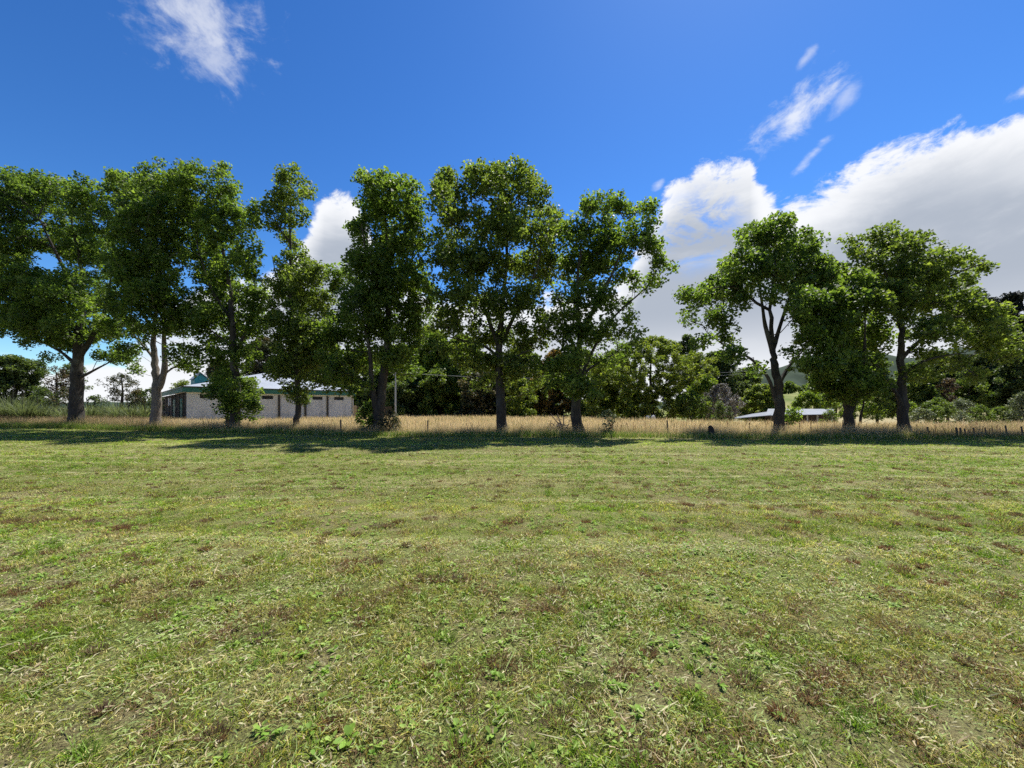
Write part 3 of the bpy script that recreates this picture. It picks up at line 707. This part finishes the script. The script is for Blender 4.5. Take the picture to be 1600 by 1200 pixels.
def fence_post(px, Y, h, wd, lab, tilt=0., mat='post'):
    b_ = P(px, 0, Y); b_[2] = float(g(b_[0], Y)); t = Geo()
    t.tube([(0, 0, -.3), (tilt*.5, 0, h*.5), (tilt, .02, h), (tilt, .02, h+.02)], [wd, wd*.97, wd*.93, wd*.3], 7)
    o = t.build('fence_post', M[mat]); o.location = b_; tag(o, lab, 'post', 'old wooden posts in the long grass')
for a in [(355,29.6,.98,.11,'black squared stub post just left of the bushy tree trunk'),
          (533,25.6,.88,.05,'thin dark post in the grass left of the twin stemmed tree'),
          (668,24.2,.88,.045,'thin dark post between the twin stemmed and central trees'),
          (1044,23,.9,.04,'thin dark stick post left of the dark stump in the gap'),
          (1360,40,1.0,.06,'reddish post out in the dry paddock right of the forked trunk'),
          (1450,23.2,.5,.05,'dark post just right of the last trunk'),
          (1496,22.6,.52,.05,'left post of the close pair in the green weeds at right'),
          (1501,22.7,.50,.05,'right post of the close pair in the green weeds at right'),
          (1509,22.6,.46,.035,'thin short post right of the close pair'),
          (1522,22.8,.5,.035,'leaning post midway between the close pair and the frame edge'),
          (1541,23,.5,.03,'small post second from the right edge'),
          (1573,23.2,.6,.04,'taller post near the right edge'),
          (1597,22.6,.56,.04,'post cut by the right edge of the view')]:
    fence_post(*a, tilt=random.uniform(-.06, .06))
b_ = P(895.5, 0, 24.6); t = Geo(); t.tube([(.12, 0, -.2), (.02, 0, .5), (-.1, 0, 1.12), (-.12, 0, 1.16)], [.10, .085, .075, .02], 8)
o = t.build('broken_stump', M['bark_pale']); o.location = (b_[0], b_[1], float(g(b_[0], b_[1]))); tag(o, 'pale leaning stump between the dead branches and the long limbed tree', 'stump')
# dark stump in the gap
r = np.random.default_rng(5); b_ = P(1110.5, 0, 21.6)
pl = np.array([(0, 0, -.1), (0, 0, .15), (.02, 0, .35), (.0, 0, .5), (-.02, 0, .6), (-.03, 0, .66), (-.03, 0, .67)])
o = stem_mesh('dark_stump', [(pl, np.array([.2, .19, .17, .15, .11, .05, .005]))], M['bark_dark'], None, 12, False, r)
o.location = (b_[0], b_[1], float(g(b_[0], b_[1]))); tag(o, 'short dark pointed stump in the gap between the rows of trees', 'stump')
# dead branch pile
b_ = P(873, 0, 24.2); b_[2] = float(g(b_[0], b_[1]))
pile = empty('dead_branch_pile', b_, 'tangled heap of dead brown branches left of the long limbed tree', 'branches')
t = Geo(); r = np.random.default_rng(9)
for k in range(70):
    a = r.uniform(0, 6.28); q = r.uniform(0, .55); h = r.uniform(.1, .95)
    p0 = np.array([math.cos(a)*q, math.sin(a)*q, h*r.uniform(.2, 1)]); d = r.normal(0, 1, 3); d[2] = abs(d[2])*.5; d /= np.linalg.norm(d)
    l_ = r.uniform(.3, .8); pts = [p0+d*l_*s_+r.normal(0, .07, 3)*s_ for s_ in (0, .25, .5, .75, 1)]
    for p in pts: p[2] = max(p[2], .02)
    w_ = r.uniform(.008, .032); t.tube(pts, [w_, w_*.9, w_*.75, w_*.6, w_*.3], 5)
t.build('branches', M['deadwood'], pile, True)
t = Geo()
for k in range(3):
    pts = [(-.1, .1, 0), (.05+.1*k, 0, .5), (-.3+.3*k, 0, 1.0), (-.5+.42*k, .1, 1.3)]; t.tube(smooth_line(pts, 4), np.linspace(.05, .012, 13), 6)
t.build('main_stem', M['deadwood'], pile, True)

# white junk at the foot of the olive tree
def junk(px, py, Y, s, lab):
    b2 = P(px, py, Y); b2[2] = float(g(b2[0], Y)); r = np.random.default_rng(int(px))
    V = []; 
    for i in range(5):
        for k in range(9):
            th = k/9*6.283; rr = s*(math.cos(i/4*1.5))*(1+.2*r.normal()); V.append((math.cos(th)*rr*1.2, math.sin(th)*rr*.7, s*1.9*math.sin(i/4*1.5)+.45*(i>0)))
    Fc = [(i*9+k, i*9+(k+1) % 9, (i+1)*9+(k+1) % 9, (i+1)*9+k) for i in range(4) for k in range(9)]+[tuple(36+k for k in range(9))]
    o = mesh_py('white_junk', V, Fc, M['white']); o.location = b2; tag(o, lab, 'rock', 'white junk below the olive tree')
junk(1012, 650, 42, .20, 'left piece of white junk at the foot of the round olive tree'); junk(1021, 651, 42, .26, 'larger piece of white junk at the foot of the round olive tree')

# ------------------------------------------------------------------ ground sheet
def spaced(a, b, s0, growth, lim):
    o = [0.]; s = s0
    while o[-1] < b: o.append(o[-1]+s); s = min(s*growth, lim)
    return o
xs = spaced(0, 3500, .45, 1.035, 400); xs = np.array([-x for x in reversed(xs[1:])]+xs)
ys = np.array([-60, -40, -25, -15, -8, -4]+[y-2 for y in spaced(0, 3500, .35, 1.03, 400)])
XX, YY = np.meshgrid(xs, ys); ZZ = g(XX, YY)
nx, ny = len(xs), len(ys)
V = np.stack([XX, YY, ZZ], -1).reshape(-1, 3)
i = np.arange(nx-1)[None, :]; j = np.arange(ny-1)[:, None]
a = (j*nx+i).ravel(); Fc = np.stack([a, a+1, a+nx+1, a+nx], 1)
wild = sstep((V[:, 1]-bound(V[:, 0]))/.8)
m, nt = new_mat('ground_soil'); p_ = pos(nt)
wa = N(nt, 'ShaderNodeAttribute', attribute_name='wild').outputs['Fac']
big = noise(nt, p_, .45, 4, .6); mid = noise(nt, p_, 3.2, 4, .65); fine = noise(nt, p_, 60, 5, .85)
bands = noise(nt, mapping(nt, p_, (.06, .75, 1), (0, 0, .05)), 1.0, 3, .6)
lawn = ramp(nt, fine, [(.40, (.012, .012, .008)), (.48, (.09, .10, .03)), (.57, (.20, .25, .05)), (.68, (.44, .44, .18))])
dry = ramp(nt, fine, [(.30, (.06, .045, .025)), (.5, (.17, .13, .07)), (.72, (.36, .30, .19))])
df = ramp(nt, mathn(nt, 'ADD', mathn(nt, 'MULTIPLY', mid, .5), mathn(nt, 'MULTIPLY', big, .5)), [(.46, (0, 0, 0)), (.6, (1, 1, 1))])
lawn = mixc(nt, mathn(nt, 'MULTIPLY', df, .75), lawn, dry)
lawn = mixc(nt, ramp(nt, bands, [(.5, (0, 0, 0)), (.66, (.55, .55, .55))]), lawn, (.30, .27, .13))
hayc = ramp(nt, noise(nt, p_, 6, 4, .7), [(.3, (.24, .18, .10)), (.7, (.52, .42, .26))])
# far paddocks
sep = N(nt, 'ShaderNodeSeparateXYZ'); L(nt, p_, sep.inputs[0])
far = mathn(nt, 'MULTIPLY', mathn(nt, 'SUBTRACT', sep.outputs[1], 75), .02, clamp=True)
farc = ramp(nt, noise(nt, p_, .05, 3, .6), [(.4, (.10, .13, .03)), (.6, (.22, .22, .08))])
wildc = mixc(nt, far, hayc, farc)
out(nt, principled(nt, mixc(nt, wa, lawn, wildc), .95, .1, fine, .8, .03).outputs[0]); M['ground'] = m
gr = mesh_np('ground', V, Fc, M['ground'], vattr={'wild': wild}, smooth=True); tag(gr, kind='structure')

# distant hills
def ridge(name, Y, pts, mat, depth):
    px = np.linspace(pts[0][0], pts[-1][0], 160); top = np.interp(px, [p[0] for p in pts], [p[1] for p in pts])
    top = top+(fbm(px, px*0, 40, 3)-.5)*7
    rows = []
    for k in range(9):
        f = k/8
        yy = Y-depth*(1-f); q = np.stack([(px-800)/F*Y, np.full_like(px, yy)+(fbm(px, px*0+k*9, 22, 8)-.5)*depth*.22*(0 < k < 8), -12+(EYE+(HOR-top)/F*Y+12)*f**1.25*(1+.1*(0 < k < 8)*(fbm(px, px*0+k*31, 18, 4)-.5))], 1)
        rows.append(q)
    rows.append(rows[-1]+np.array([0, depth*.5, 0])*1.0-np.array([0, 0, 1])*rows[-1][:, 2:3]*.5)
    rows.append(rows[-1]*np.array([1, 1, 0])+np.array([0, depth*.5, -12]))
    V = np.stack(rows).reshape(-1, 3); n = len(px); i = np.arange(n-1)[None]; j = np.arange(len(rows)-1)[:, None]; a = (j*n+i).ravel()
    o = mesh_np(name, V, np.stack([a, a+1, a+n+1, a+n], 1), mat, smooth=True); return tag(o, kind='structure')
m, nt = new_mat('hill_bush'); p_ = pos(nt)
out(nt, principled(nt, ramp(nt, noise(nt, p_, .012, 6, .65), [(.35, (.018, .032, .022)), (.6, (.035, .055, .032)), (.75, (.07, .09, .045))]), .95, .1).outputs[0]); M['hill'] = m
ridge('hills', 1900, [(1080, 640), (1140, 600), (1190, 580), (1240, 566), (1275, 556), (1320, 562), (1370, 552), (1430, 560), (1500, 540), (1600, 548), (1800, 590)], M['hill'], 700)
ridge('hills', 1400, [(-500, 610), (-200, 615), (0, 626), (100, 629), (150, 627), (200, 630), (300, 622), (450, 618), (600, 620), (800, 622), (1000, 625), (1200, 636)], M['hill'], 400)

# ------------------------------------------------------------------ mown grass
def in_view(x, y, m=2.5): return np.abs(x) < 1.38*y+m
def zone(y0, y1, dens, r, wild_=False):
    wmax = 1.38*y1+2.5; n = int((y1-y0)*2*wmax*dens)
    x = r.uniform(-wmax, wmax, n); y = r.uniform(y0, y1, n)
    k = in_view(x, y) & (y < bound(x)+.3); return x[k], y[k]
r = np.random.default_rng(77)
GREEN = np.array([.15, .28, .03]); LIME = np.array([.41, .545, .05]); OLIVE = np.array([.46, .42, .08]); STRAW = np.array([.64, .57, .28]); BROWN = np.array([.20, .115, .062]); GREY = np.array([.34, .31, .22])
ROWS = [(4.75, .14, .6), (6.1, .11, .7), (7.0, .10, .9), (8.1, .11, 1.), (9.6, .12, 1.), (11.4, .2, .7), (14.2, .3, .7), (17, .3, .5)]
def rowf(x, y):
    s = y+.045*x+.35*(fbm(x, y, 4, 61)-.5); o = 0
    for i, (c, w, a) in enumerate(ROWS):
        o = np.maximum(o, a*np.exp(-((s-c)/w)**2)*sstep((fbm(x, y*0+i*7, 2.6, 67)-.36)*4+.35*sstep(x/4)))
    return o
def lawn_col(x, y, r):
    n = len(x)
    n1 = fbm(x, y, 1.5, 21); n2 = fbm(x, y, .35, 31); n3 = fbm(x, y, 5, 41); u = r.uniform(0, 1, n)
    s = y+.07*x+.5*(fbm(x, y, 3, 61)-.5)
    band = rowf(x, y); dryz = .35*np.exp(-((y-8.3)/1.6)**2)+.40*np.exp(-((y-3.6)/.7)**2)*(.5+n3)
    green = np.clip((n1-.36)*2.2+(n2-.45)*1.8-dryz, 0, 1)
    fy = sstep((y-6)/8)            # distant turf is lusher and yellower
    c = GREEN*(1-u[:, None])+LIME*u[:, None]
    c = c*(.85+.5*fy[:, None])
    mo = np.clip((1-green)*.60+.02, 0, 1)*(1-.35*fy)
    pick = r.uniform(0, 1, n) < mo
    alt = np.where((r.uniform(0, 1, n) < .45)[:, None], OLIVE, np.where((r.uniform(0, 1, n) < .6)[:, None], STRAW, BROWN))
    c = np.where(pick[:, None], alt, c)
    st = r.uniform(0, 1, n) < band*.75; c = np.where(st[:, None], STRAW*.95, c)
    # reddish stubble and pale thatch patches a hand or two wide
    b1 = fbm(x, y, .30, 131, 2)+.5*(fbm(x, y, 2.5, 133)-.5)-.15*sstep((y-7)/5)
    c = np.where(((b1 > .63) & (r.uniform(0, 1, n) < .6))[:, None], np.array([.30, .19, .11]), c)
    b2 = fbm(x, y, .26, 141, 2)+.4*(fbm(x, y, 1.9, 143)-.5)-.10*sstep((y-9)/6)
    c = np.where(((b2 > .64) & (r.uniform(0, 1, n) < .5))[:, None], STRAW, c)
    mow = fbm(x*.03, y+.045*x, 1.1, 151, 2)
    c = c*(1+1.1*(mow-.5)*sstep((y-2.5)/3))[:, None]
    return c*r.uniform(.22, 1.75, n)[:, None]*(1-.15*sstep((y-3.5)/2.5))[:, None]*np.array([1., 1., .88]), green, n2
parts = []
for y0, y1, dens, hs, ws, seg in ((1.2, 3.6, 9000, .034, .0055, 2), (3.6, 7, 4600, .036, .0075, 1), (7, 12, 1500, .040, .011, 1), (12, 20, 450, .055, .016, 1), (20, 36, 180, .06, .026, 1)):
    x, y = zone(y0, y1, dens, r); c, gn, n2 = lawn_col(x, y, r); n = len(x)
    tuft = fbm(x, y, .20, 91, 2)
    keep = (tuft > .24) | (y > 9)
    x, y, c, gn, tuft = x[keep], y[keep], c[keep], gn[keep], tuft[keep]; n = len(x)
    h = hs*r.uniform(.4, 1.5, n)*np.clip(.35+2.6*(tuft-.3), .35, 1.8)*np.where(y > 9, .8, 1)
    rng = r
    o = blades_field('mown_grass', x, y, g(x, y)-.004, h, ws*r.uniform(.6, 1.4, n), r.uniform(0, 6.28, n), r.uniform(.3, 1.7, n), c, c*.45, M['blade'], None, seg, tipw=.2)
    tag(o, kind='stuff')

# flat clippings lying on the turf
x, y = zone(1.2, 5, 2100, r); x2, y2 = zone(5, 18, 170, r); x = np.r_[x, x2]; y = np.r_[y, y2]
for c_, w_r, a_r in ROWS:
    nr = int(2.9*(c_+2)*w_r*2.6*1600*(5/c_)**.8); xr = r.uniform(-1.42*(c_+2), 1.42*(c_+2), nr)
    yr = c_+r.normal(0, w_r*.75, nr)-.045*xr; kr = r.uniform(0, 1, nr) < rowf(xr, yr)*1.1
    x = np.r_[x, xr[kr]]; y = np.r_[y, yr[kr]]; 
band = rowf(x, y); k = (r.uniform(0, 1, len(x)) < .22+.8*band+1.6*np.clip(fbm(x, y, .6, 66)-.45, 0, .4)); x, y = x[k], y[k]; n = len(x)
a = r.normal(.5, 1.2, n); l_ = r.uniform(.010, .045, n)*np.where(r.uniform(0, 1, n) < .04, 3., 1.)*(1+.06*y); w_ = r.uniform(.0012, .0035, n)*(1+.12*y)
d = np.stack([np.cos(a), np.sin(a), r.normal(0, .18, n)], 1)*l_[:, None]; s = np.stack([-np.sin(a), np.cos(a), r.normal(0, .4, n)], 1)*w_[:, None]
c0 = np.stack([x, y, g(x, y)+r.uniform(.006, .035, n)], 1)
mid_ = c0+d*.5+r.normal(0, .006, (n, 3))
V = np.stack([c0-s*.6, c0+s*.6, mid_+s, mid_-s, c0+d-s*.3, c0+d+s*.3], 1)
idx = np.arange(n)[:, None]*6; Fc = np.vstack([idx+np.array([[0, 1, 2, 3]]), idx+np.array([[3, 2, 5, 4]])])
u = r.uniform(0, 1, n)[:, None]; cc = np.where(u < .28, np.array([.66, .62, .38]), np.where(u < .85, np.array([.40, .52, .17]), np.array([.60, .48, .30])))*r.uniform(.6, 1.15, (n, 1))
tag(mesh_np('grass_clippings', V.reshape(-1, 3), Fc, M['hay'], vattr={'Col': np.repeat(cc, 6, 0)}), kind='stuff')

# brown stubble tufts
x, y = zone(1.4, 15, 6.5, r); k = r.uniform(0, 1, len(x)) < (.25+1.6*np.clip(fbm(x, y, 2.2, 71)-.35, 0, 1))*(1-.75*sstep((y-6)/5)); x, y = x[k], y[k]
cx_, cy_ = x, y; per = np.where(cy_ < 6, 170, 80); rep = np.repeat(np.arange(len(cx_)), per); n = len(rep)
sz = r.uniform(.04, .12, len(cx_)); a = r.uniform(0, 6.28, n); q = np.sqrt(r.uniform(0, 1, n))*sz[rep]
x = cx_[rep]+np.cos(a)*q; y = cy_[rep]+np.sin(a)*q*.8; h = r.uniform(.035, .075, n)*(1.1-.4*q/sz[rep])
hue = r.uniform(0, 1, len(cx_))[rep][:, None]; ct = (np.array([.24, .125, .065])*hue+np.array([.22, .17, .11])*(1-hue))*r.uniform(.6, 1.4, (n, 1))
rng = r
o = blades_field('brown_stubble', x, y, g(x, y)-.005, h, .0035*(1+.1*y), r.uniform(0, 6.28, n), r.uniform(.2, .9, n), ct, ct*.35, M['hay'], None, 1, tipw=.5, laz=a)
tag(o, kind='stuff')

# bright green tufts and broadleaf weeds
x, y = zone(1.3, 14, 9, r); k = fbm(x, y, 1.5, 21) > .44; cx_, cy_ = x[k], y[k]; per = np.where(cy_ < 5, 50, 26); rep = np.repeat(np.arange(len(cx_)), per); n = len(rep)
sz = r.uniform(.03, .09, len(cx_)); a = r.uniform(0, 6.28, n); q = np.sqrt(r.uniform(0, 1, n))*sz[rep]
x = cx_[rep]+np.cos(a)*q; y = cy_[rep]+np.sin(a)*q; h = r.uniform(.03, .10, n)*r.uniform(.6, 1.2, len(cx_))[rep]
ct = (np.array([.22, .36, .045]))*r.uniform(.6, 1.3, (n, 1))
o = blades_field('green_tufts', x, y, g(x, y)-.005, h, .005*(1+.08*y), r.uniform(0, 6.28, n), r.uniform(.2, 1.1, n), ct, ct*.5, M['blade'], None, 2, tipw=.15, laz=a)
tag(o, kind='stuff')
x, y = zone(1.3, 12, 70, r); k = fbm(x, y, 1.1, 81) > .5; cx_, cy_ = x[k], y[k]; per = r.integers(5, 10, len(cx_)); rep = np.repeat(np.arange(len(cx_)), per); n = len(rep)
a = r.uniform(0, 6.28, n); sz = (r.uniform(.012, .04, len(cx_))**1*np.where(r.uniform(0, 1, len(cx_)) < .02, 1.7, 1))[rep]*r.uniform(.7, 1.2, n)
el = r.uniform(.1, .9, n); t_ = np.stack([np.cos(a)*np.cos(el), np.sin(a)*np.cos(el), np.sin(el)], 1); s_ = np.stack([-np.sin(a), np.cos(a), r.normal(0, .2, n)], 1)
c0 = np.stack([cx_[rep], cy_[rep], g(cx_[rep], cy_[rep])+.008], 1)+t_*(sz*.25)[:, None]
W_ = (sz*.28)[:, None]; L_ = sz[:, None]; upv = np.array([0, 0, 1.])
V = np.stack([c0, c0+t_*L_*.4+s_*W_+upv*L_*.05, c0+t_*L_*.45-upv*L_*.02, c0+t_*L_*.4-s_*W_+upv*L_*.05, c0+t_*L_*.8+s_*W_*.75-upv*L_*.08, c0+t_*L_*1.0-upv*L_*.22, c0+t_*L_*.8-s_*W_*.75-upv*L_*.08], 1)
idx = np.arange(n)[:, None]*7; Fc = np.vstack([idx+np.array([q]) for q in ([0, 1, 2, 3], [2, 1, 4, 5], [3, 2, 5, 6])])
kk = r.uniform(0, 1, len(cx_))[rep][:, None]; cc = (np.array([.19, .34, .04])*kk+np.array([.32, .43, .09])*(1-kk))*r.uniform(.7, 1.2, (n, 1))
tag(mesh_np('broadleaf_weeds', V.reshape(-1, 3), Fc, M['blade'], vattr={'Col': np.repeat(cc, 7, 0)}), kind='stuff')

# ------------------------------------------------------------------ long dry grass behind the mown edge
def wild_pts(d0, d1, dens, r):
    n = int((d1-d0)*150*dens); x = r.uniform(-75, 75, n); y = bound(x)+r.uniform(d0, d1, n)
    k = in_view(x, y, 4) & (y < np.interp(x, EDGE_X, EDGE_Y)+14); return x[k], y[k]
TAN = np.array([.78, .67, .46]); TAN2 = np.array([.62, .49, .32]); RUST = np.array([.30, .22, .15]); DG = np.array([.11, .15, .035])
k_ = 0
for d0, d1, dens, ws, hs in ((-.25, 1.5, 240, .012, .38), (.7, 3.5, 380, .008, .74), (3.5, 10, 150, .013, .72), (10, 22, 60, .024, .70), (22, 62, 20, .045, .68)):
    x, y = wild_pts(d0, d1, dens, r); n = len(x); kx = x/y
    nz = fbm(x, y, 2.2, 111); nf = fbm(x, y, .5, 121, 2); u = r.uniform(0, 1, n)
    right = sstep((kx-.98)/.12); left = sstep((-.80-kx)/.12)
    h = hs*(.40+.75*nz+.40*nf)*r.uniform(.55, 1.15, n)*(1-.42*right*(y < bound(x)+4))*(1+.28*left)
    c = TAN*(1-u[:, None])+TAN2*u[:, None]
    rust = np.clip(left*.65+right*.45+.8*np.clip(nz-.62, 0, 1), 0, 1); c = np.where((r.uniform(0, 1, n) < rust)[:, None], RUST, c)
    if k_ == 0: c = np.where((r.uniform(0, 1, n) < .8)[:, None], GREEN*.85, c)
    if k_ == 1: c = np.where((r.uniform(0, 1, n) < np.clip(.62+.3*right-.22*(y-bound(x)-.7), .15, 1))[:, None], DG, c); h = h*np.clip(.55+.45*(y-bound(x)-.7)/1.2, .5, 1)  # heavy dark green share paints the tree shade into the front band
    if k_ > 1: c = np.where((r.uniform(0, 1, n) < .10+.25*(nz > .6))[:, None], DG*1.3, c)
    c = c*r.uniform(.7, 1.25, n)[:, None]; rng = r
    bot = c*.35+DG*.3  # blade bottoms coloured darker to paint in the shade low in the grass
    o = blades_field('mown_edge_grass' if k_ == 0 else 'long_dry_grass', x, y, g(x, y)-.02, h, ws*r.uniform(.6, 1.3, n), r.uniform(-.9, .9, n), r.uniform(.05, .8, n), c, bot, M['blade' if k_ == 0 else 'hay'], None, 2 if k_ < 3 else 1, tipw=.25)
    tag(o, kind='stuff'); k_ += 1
# dark seed heads and weed stems standing above the long grass
x, y = wild_pts(.8, 6, 1.3, r); n = len(x); kx = x/y
k = r.uniform(0, 1, n) < .25+.75*(np.abs(kx-.75) < .5); x, y = x[k], y[k]; n = len(x)
h = r.uniform(.6, .98, n)*(1-.25*(x/y > 1)); c = np.tile(np.array([.10, .06, .04]), (n, 1))*r.uniform(.6, 1.6, (n, 1))
o = blades_field('dock_seed_heads', x, y, g(x, y)-.02, h, np.full(n, .009), r.uniform(-.9, .9, n), r.uniform(.02, .25, n), c, c, M['hay'], None, 3, tipw=3.2); tag(o, kind='stuff')

# ------------------------------------------------------------------ sun, sky, camera
AZ, EL = math.radians(33), math.radians(60)
sd = Vector((math.sin(AZ)*math.cos(EL), math.cos(AZ)*math.cos(EL), math.sin(EL)))
ld = bpy.data.lights.new('sun', 'SUN'); ld.energy = 4.9; ld.angle = math.radians(.53); ld.color = (1, .955, .88)
lo = bpy.data.objects.new('sun', ld); COL.objects.link(lo); lo.rotation_euler = (-sd).to_track_quat('-Z', 'Y').to_euler(); lo.location = sd*60

w = bpy.data.worlds.new('World'); SC.world = w; w.use_nodes = True; nt = w.node_tree; nt.nodes.clear()
sky = N(nt, 'ShaderNodeTexSky', sky_type='NISHITA', sun_disc=False, sun_elevation=EL, sun_rotation=AZ, altitude=0, air_density=1.0, dust_density=.15, ozone_density=2.5)
hs = N(nt, 'ShaderNodeHueSaturation'); hs.inputs['Saturation'].default_value = 1.22; hs.inputs['Value'].default_value = 1.15; L(nt, sky.outputs[0], hs.inputs['Color'])
gm = N(nt, 'ShaderNodeGamma'); gm.inputs[1].default_value = 1.3; L(nt, hs.outputs[0], gm.inputs[0])
skyc = mixc(nt, 1.0, gm.outputs[0], (.375, .425, .46), 'MULTIPLY')
gen = N(nt, 'ShaderNodeTexCoord').outputs['Generated']
sp = N(nt, 'ShaderNodeSeparateXYZ'); L(nt, gen, sp.inputs[0])
az = mathn(nt, 'MULTIPLY', mathn(nt, 'ARCTAN2', sp.outputs[0], sp.outputs[1]), 180/math.pi)
el = mathn(nt, 'MULTIPLY', mathn(nt, 'ARCSINE', sp.outputs[2]), 180/math.pi)
cmb = N(nt, 'ShaderNodeCombineXYZ'); L(nt, az, cmb.inputs[0]); L(nt, el, cmb.inputs[1])
ae = cmb.outputs[0]
# streaky noise, stretched along a direction rising to the right
nA = noise(nt, mapping(nt, ae, (.05, .13, 1), (0, 0, -.5)), 1, 9, .62, .35)
nC = noise(nt, mapping(nt, ae, (.45, .6, 1), (0, 0, -.6)), 1, 6, .6, .2)
nB = noise(nt, mapping(nt, ae, (.18, .33, 1), (0, 0, -.55)), 1, 9, .68, .5)
# top edge of the cloud bank as a function of azimuth
fcv = N(nt, 'ShaderNodeFloatCurve'); cm = fcv.mapping.curves[0]
EDG = [(-180, 14), (-90, 10), (-58, 5), (-48, 5), (-40, 13), (-31, 17), (-26.5, 24), (-23, 27.5), (-20, 24), (-15, 17), (0, 16), (12, 17), (16.5, 20), (19.5, 25.2), (22, 28), (25, 29.4), (28.5, 29.0), (31, 28.6), (32.6, 24.6), (34, 23.6), (38, 24.6), (42, 25.6), (46, 26.3), (49, 25.8), (53, 24.2), (60, 22), (90, 20), (180, 14)]
while len(cm.points) < len(EDG): cm.points.new(.5, .5)
for pt, (x_, y_) in zip(cm.points, EDG): pt.location = ((x_+180)/360, y_/45); pt.handle_type = 'AUTO'
fcv.mapping.update()
L(nt, mathn(nt, 'DIVIDE', mathn(nt, 'ADD', az, 180), 360), fcv.inputs['Value'])
edge = mathn(nt, 'MULTIPLY', fcv.outputs[0], 45)
dep = mathn(nt, 'SUBTRACT', edge, el)                      # degrees below the edge
dd = mathn(nt, 'ADD', dep, mathn(nt, 'ADD', mathn(nt, 'MULTIPLY', mathn(nt, 'SUBTRACT', nB, .5), 7), mathn(nt, 'MULTIPLY', mathn(nt, 'SUBTRACT', nC, .5), 4)))
def msmooth(v, a, b):
    n = nt.nodes.new('ShaderNodeMapRange'); n.interpolation_type = 'SMOOTHSTEP'; n.clamp = True
    n.inputs[1].default_value = a; n.inputs[2].default_value = b; L(nt, v, n.inputs[0]); return n.outputs[0]
bank = msmooth(dd, .2, 2.0)
def blob(a0, e0, s1, s2, rot):
    mp = mapping(nt, ae, (1, 1, 1), (0, 0, 0), (-a0, -e0, 0))
    mp = mapping(nt, mp, (1/s1, 1/s2, 1), (0, 0, 0)) if rot == 0 else mapping(nt, mapping(nt, mp, (1, 1, 1), (0, 0, -rot)), (1/s1, 1/s2, 1))
    ln = N(nt, 'ShaderNodeVectorMath', operation='LENGTH'); L(nt, mp, ln.inputs[0])
    return mathn(nt, 'SUBTRACT', 1, ln.outputs['Value'])
# broken holes in the bank between 18 and 32 degrees of azimuth
hole = msmooth(blob(25, 22.0, 7.5, 6, .5), 0, .8)
holen = msmooth(nB, .44, .64)
bank = mathn(nt, 'MULTIPLY', bank, mathn(nt, 'SUBTRACT', 1, mathn(nt, 'MULTIPLY', mathn(nt, 'MULTIPLY', hole, holen), .9)))
hole2 = msmooth(blob(-46, 8, 12, 4.5, 0), 0, .7)
bank = mathn(nt, 'MULTIPLY', bank, mathn(nt, 'SUBTRACT', 1, mathn(nt, 'MULTIPLY', hole2, msmooth(nA, .35, .6))))
# detached wisps
tot = bank
for a0, e0, s1, s2, rot, amp in ((-39, 38, 9.5, 5.6, -.15, .62), (-37.5, 35.3, 6.5, 3.2, -.1, .5), (35.8, 31.1, 6.6, 2.7, .3, .8), (39.8, 30.8, 2.6, 1.3, .6, .4), (37.3, 27.1, 3.1, .8, .6, .5), (52.2, 26.0, 1.5, .8, .3, .6), (36.4, 35.2, 1.6, .6, .6, .4), (20.2, 27.8, 1.2, .7, .5, .5)):
    b_ = mathn(nt, 'ADD', blob(a0, e0, s1, s2, rot), mathn(nt, 'MULTIPLY', mathn(nt, 'SUBTRACT', mathn(nt, 'ADD', mathn(nt, 'MULTIPLY', nB, .65), mathn(nt, 'MULTIPLY', nC, .35)), .5), 3.2))
    b_ = mathn(nt, 'MULTIPLY', msmooth(b_, .15, 1.15), amp)
    tot = mathn(nt, 'MAXIMUM', tot, b_)
sh = msmooth(mathn(nt, 'ADD', dep, mathn(nt, 'MULTIPLY', mathn(nt, 'SUBTRACT', nA, .5), 11)), 1.3, 8)
lowfade = msmooth(el, 2, 13)
sh = mathn(nt, 'MULTIPLY', sh, msmooth(mathn(nt, 'ADD', mathn(nt, 'MULTIPLY', nA, .55), mathn(nt, 'MULTIPLY', noise(nt, mapping(nt, ae, (.035, .12, 1), (0, 0, -.3), (3, 7, 0)), 1, 6, .6, .3), .45)), .82, .50))
sh = mathn(nt, 'MULTIPLY', sh, lowfade)
ccol = mixc(nt, sh, (5.5, 5.6, 5.8), (2.6, 2.9, 3.42))
tot = mathn(nt, 'MULTIPLY', tot, msmooth(el, -1, 1))
bg = N(nt, 'ShaderNodeBackground'); bg.inputs[1].default_value = .1
L(nt, mixc(nt, tot, skyc, ccol), bg.inputs[0])
L(nt, bg.outputs[0], N(nt, 'ShaderNodeOutputWorld').inputs[0])

cd = bpy.data.cameras.new('camera'); cam = bpy.data.objects.new('camera', cd); COL.objects.link(cam)
cam.location = (0, 0, EYE); cam.rotation_euler = (math.radians(90), 0, 0)
cd.sensor_width = 36; cd.lens = 36*F/1600; cd.shift_y = (HOR-600)/1600
cd.clip_start = .05; cd.clip_end = 16000; SC.camera = cam

vs = SC.view_settings; vs.view_transform = 'Standard'; vs.look = 'None'; vs.exposure = .8; vs.gamma = 1
SC.render.engine = 'CYCLES'
cy = SC.cycles; cy.max_bounces = 8; cy.diffuse_bounces = 5; cy.glossy_bounces = 2; cy.transmission_bounces = 4; cy.transparent_max_bounces = 4
cy.use_adaptive_sampling = True; cy.adaptive_threshold = .02
cy.use_denoising = False
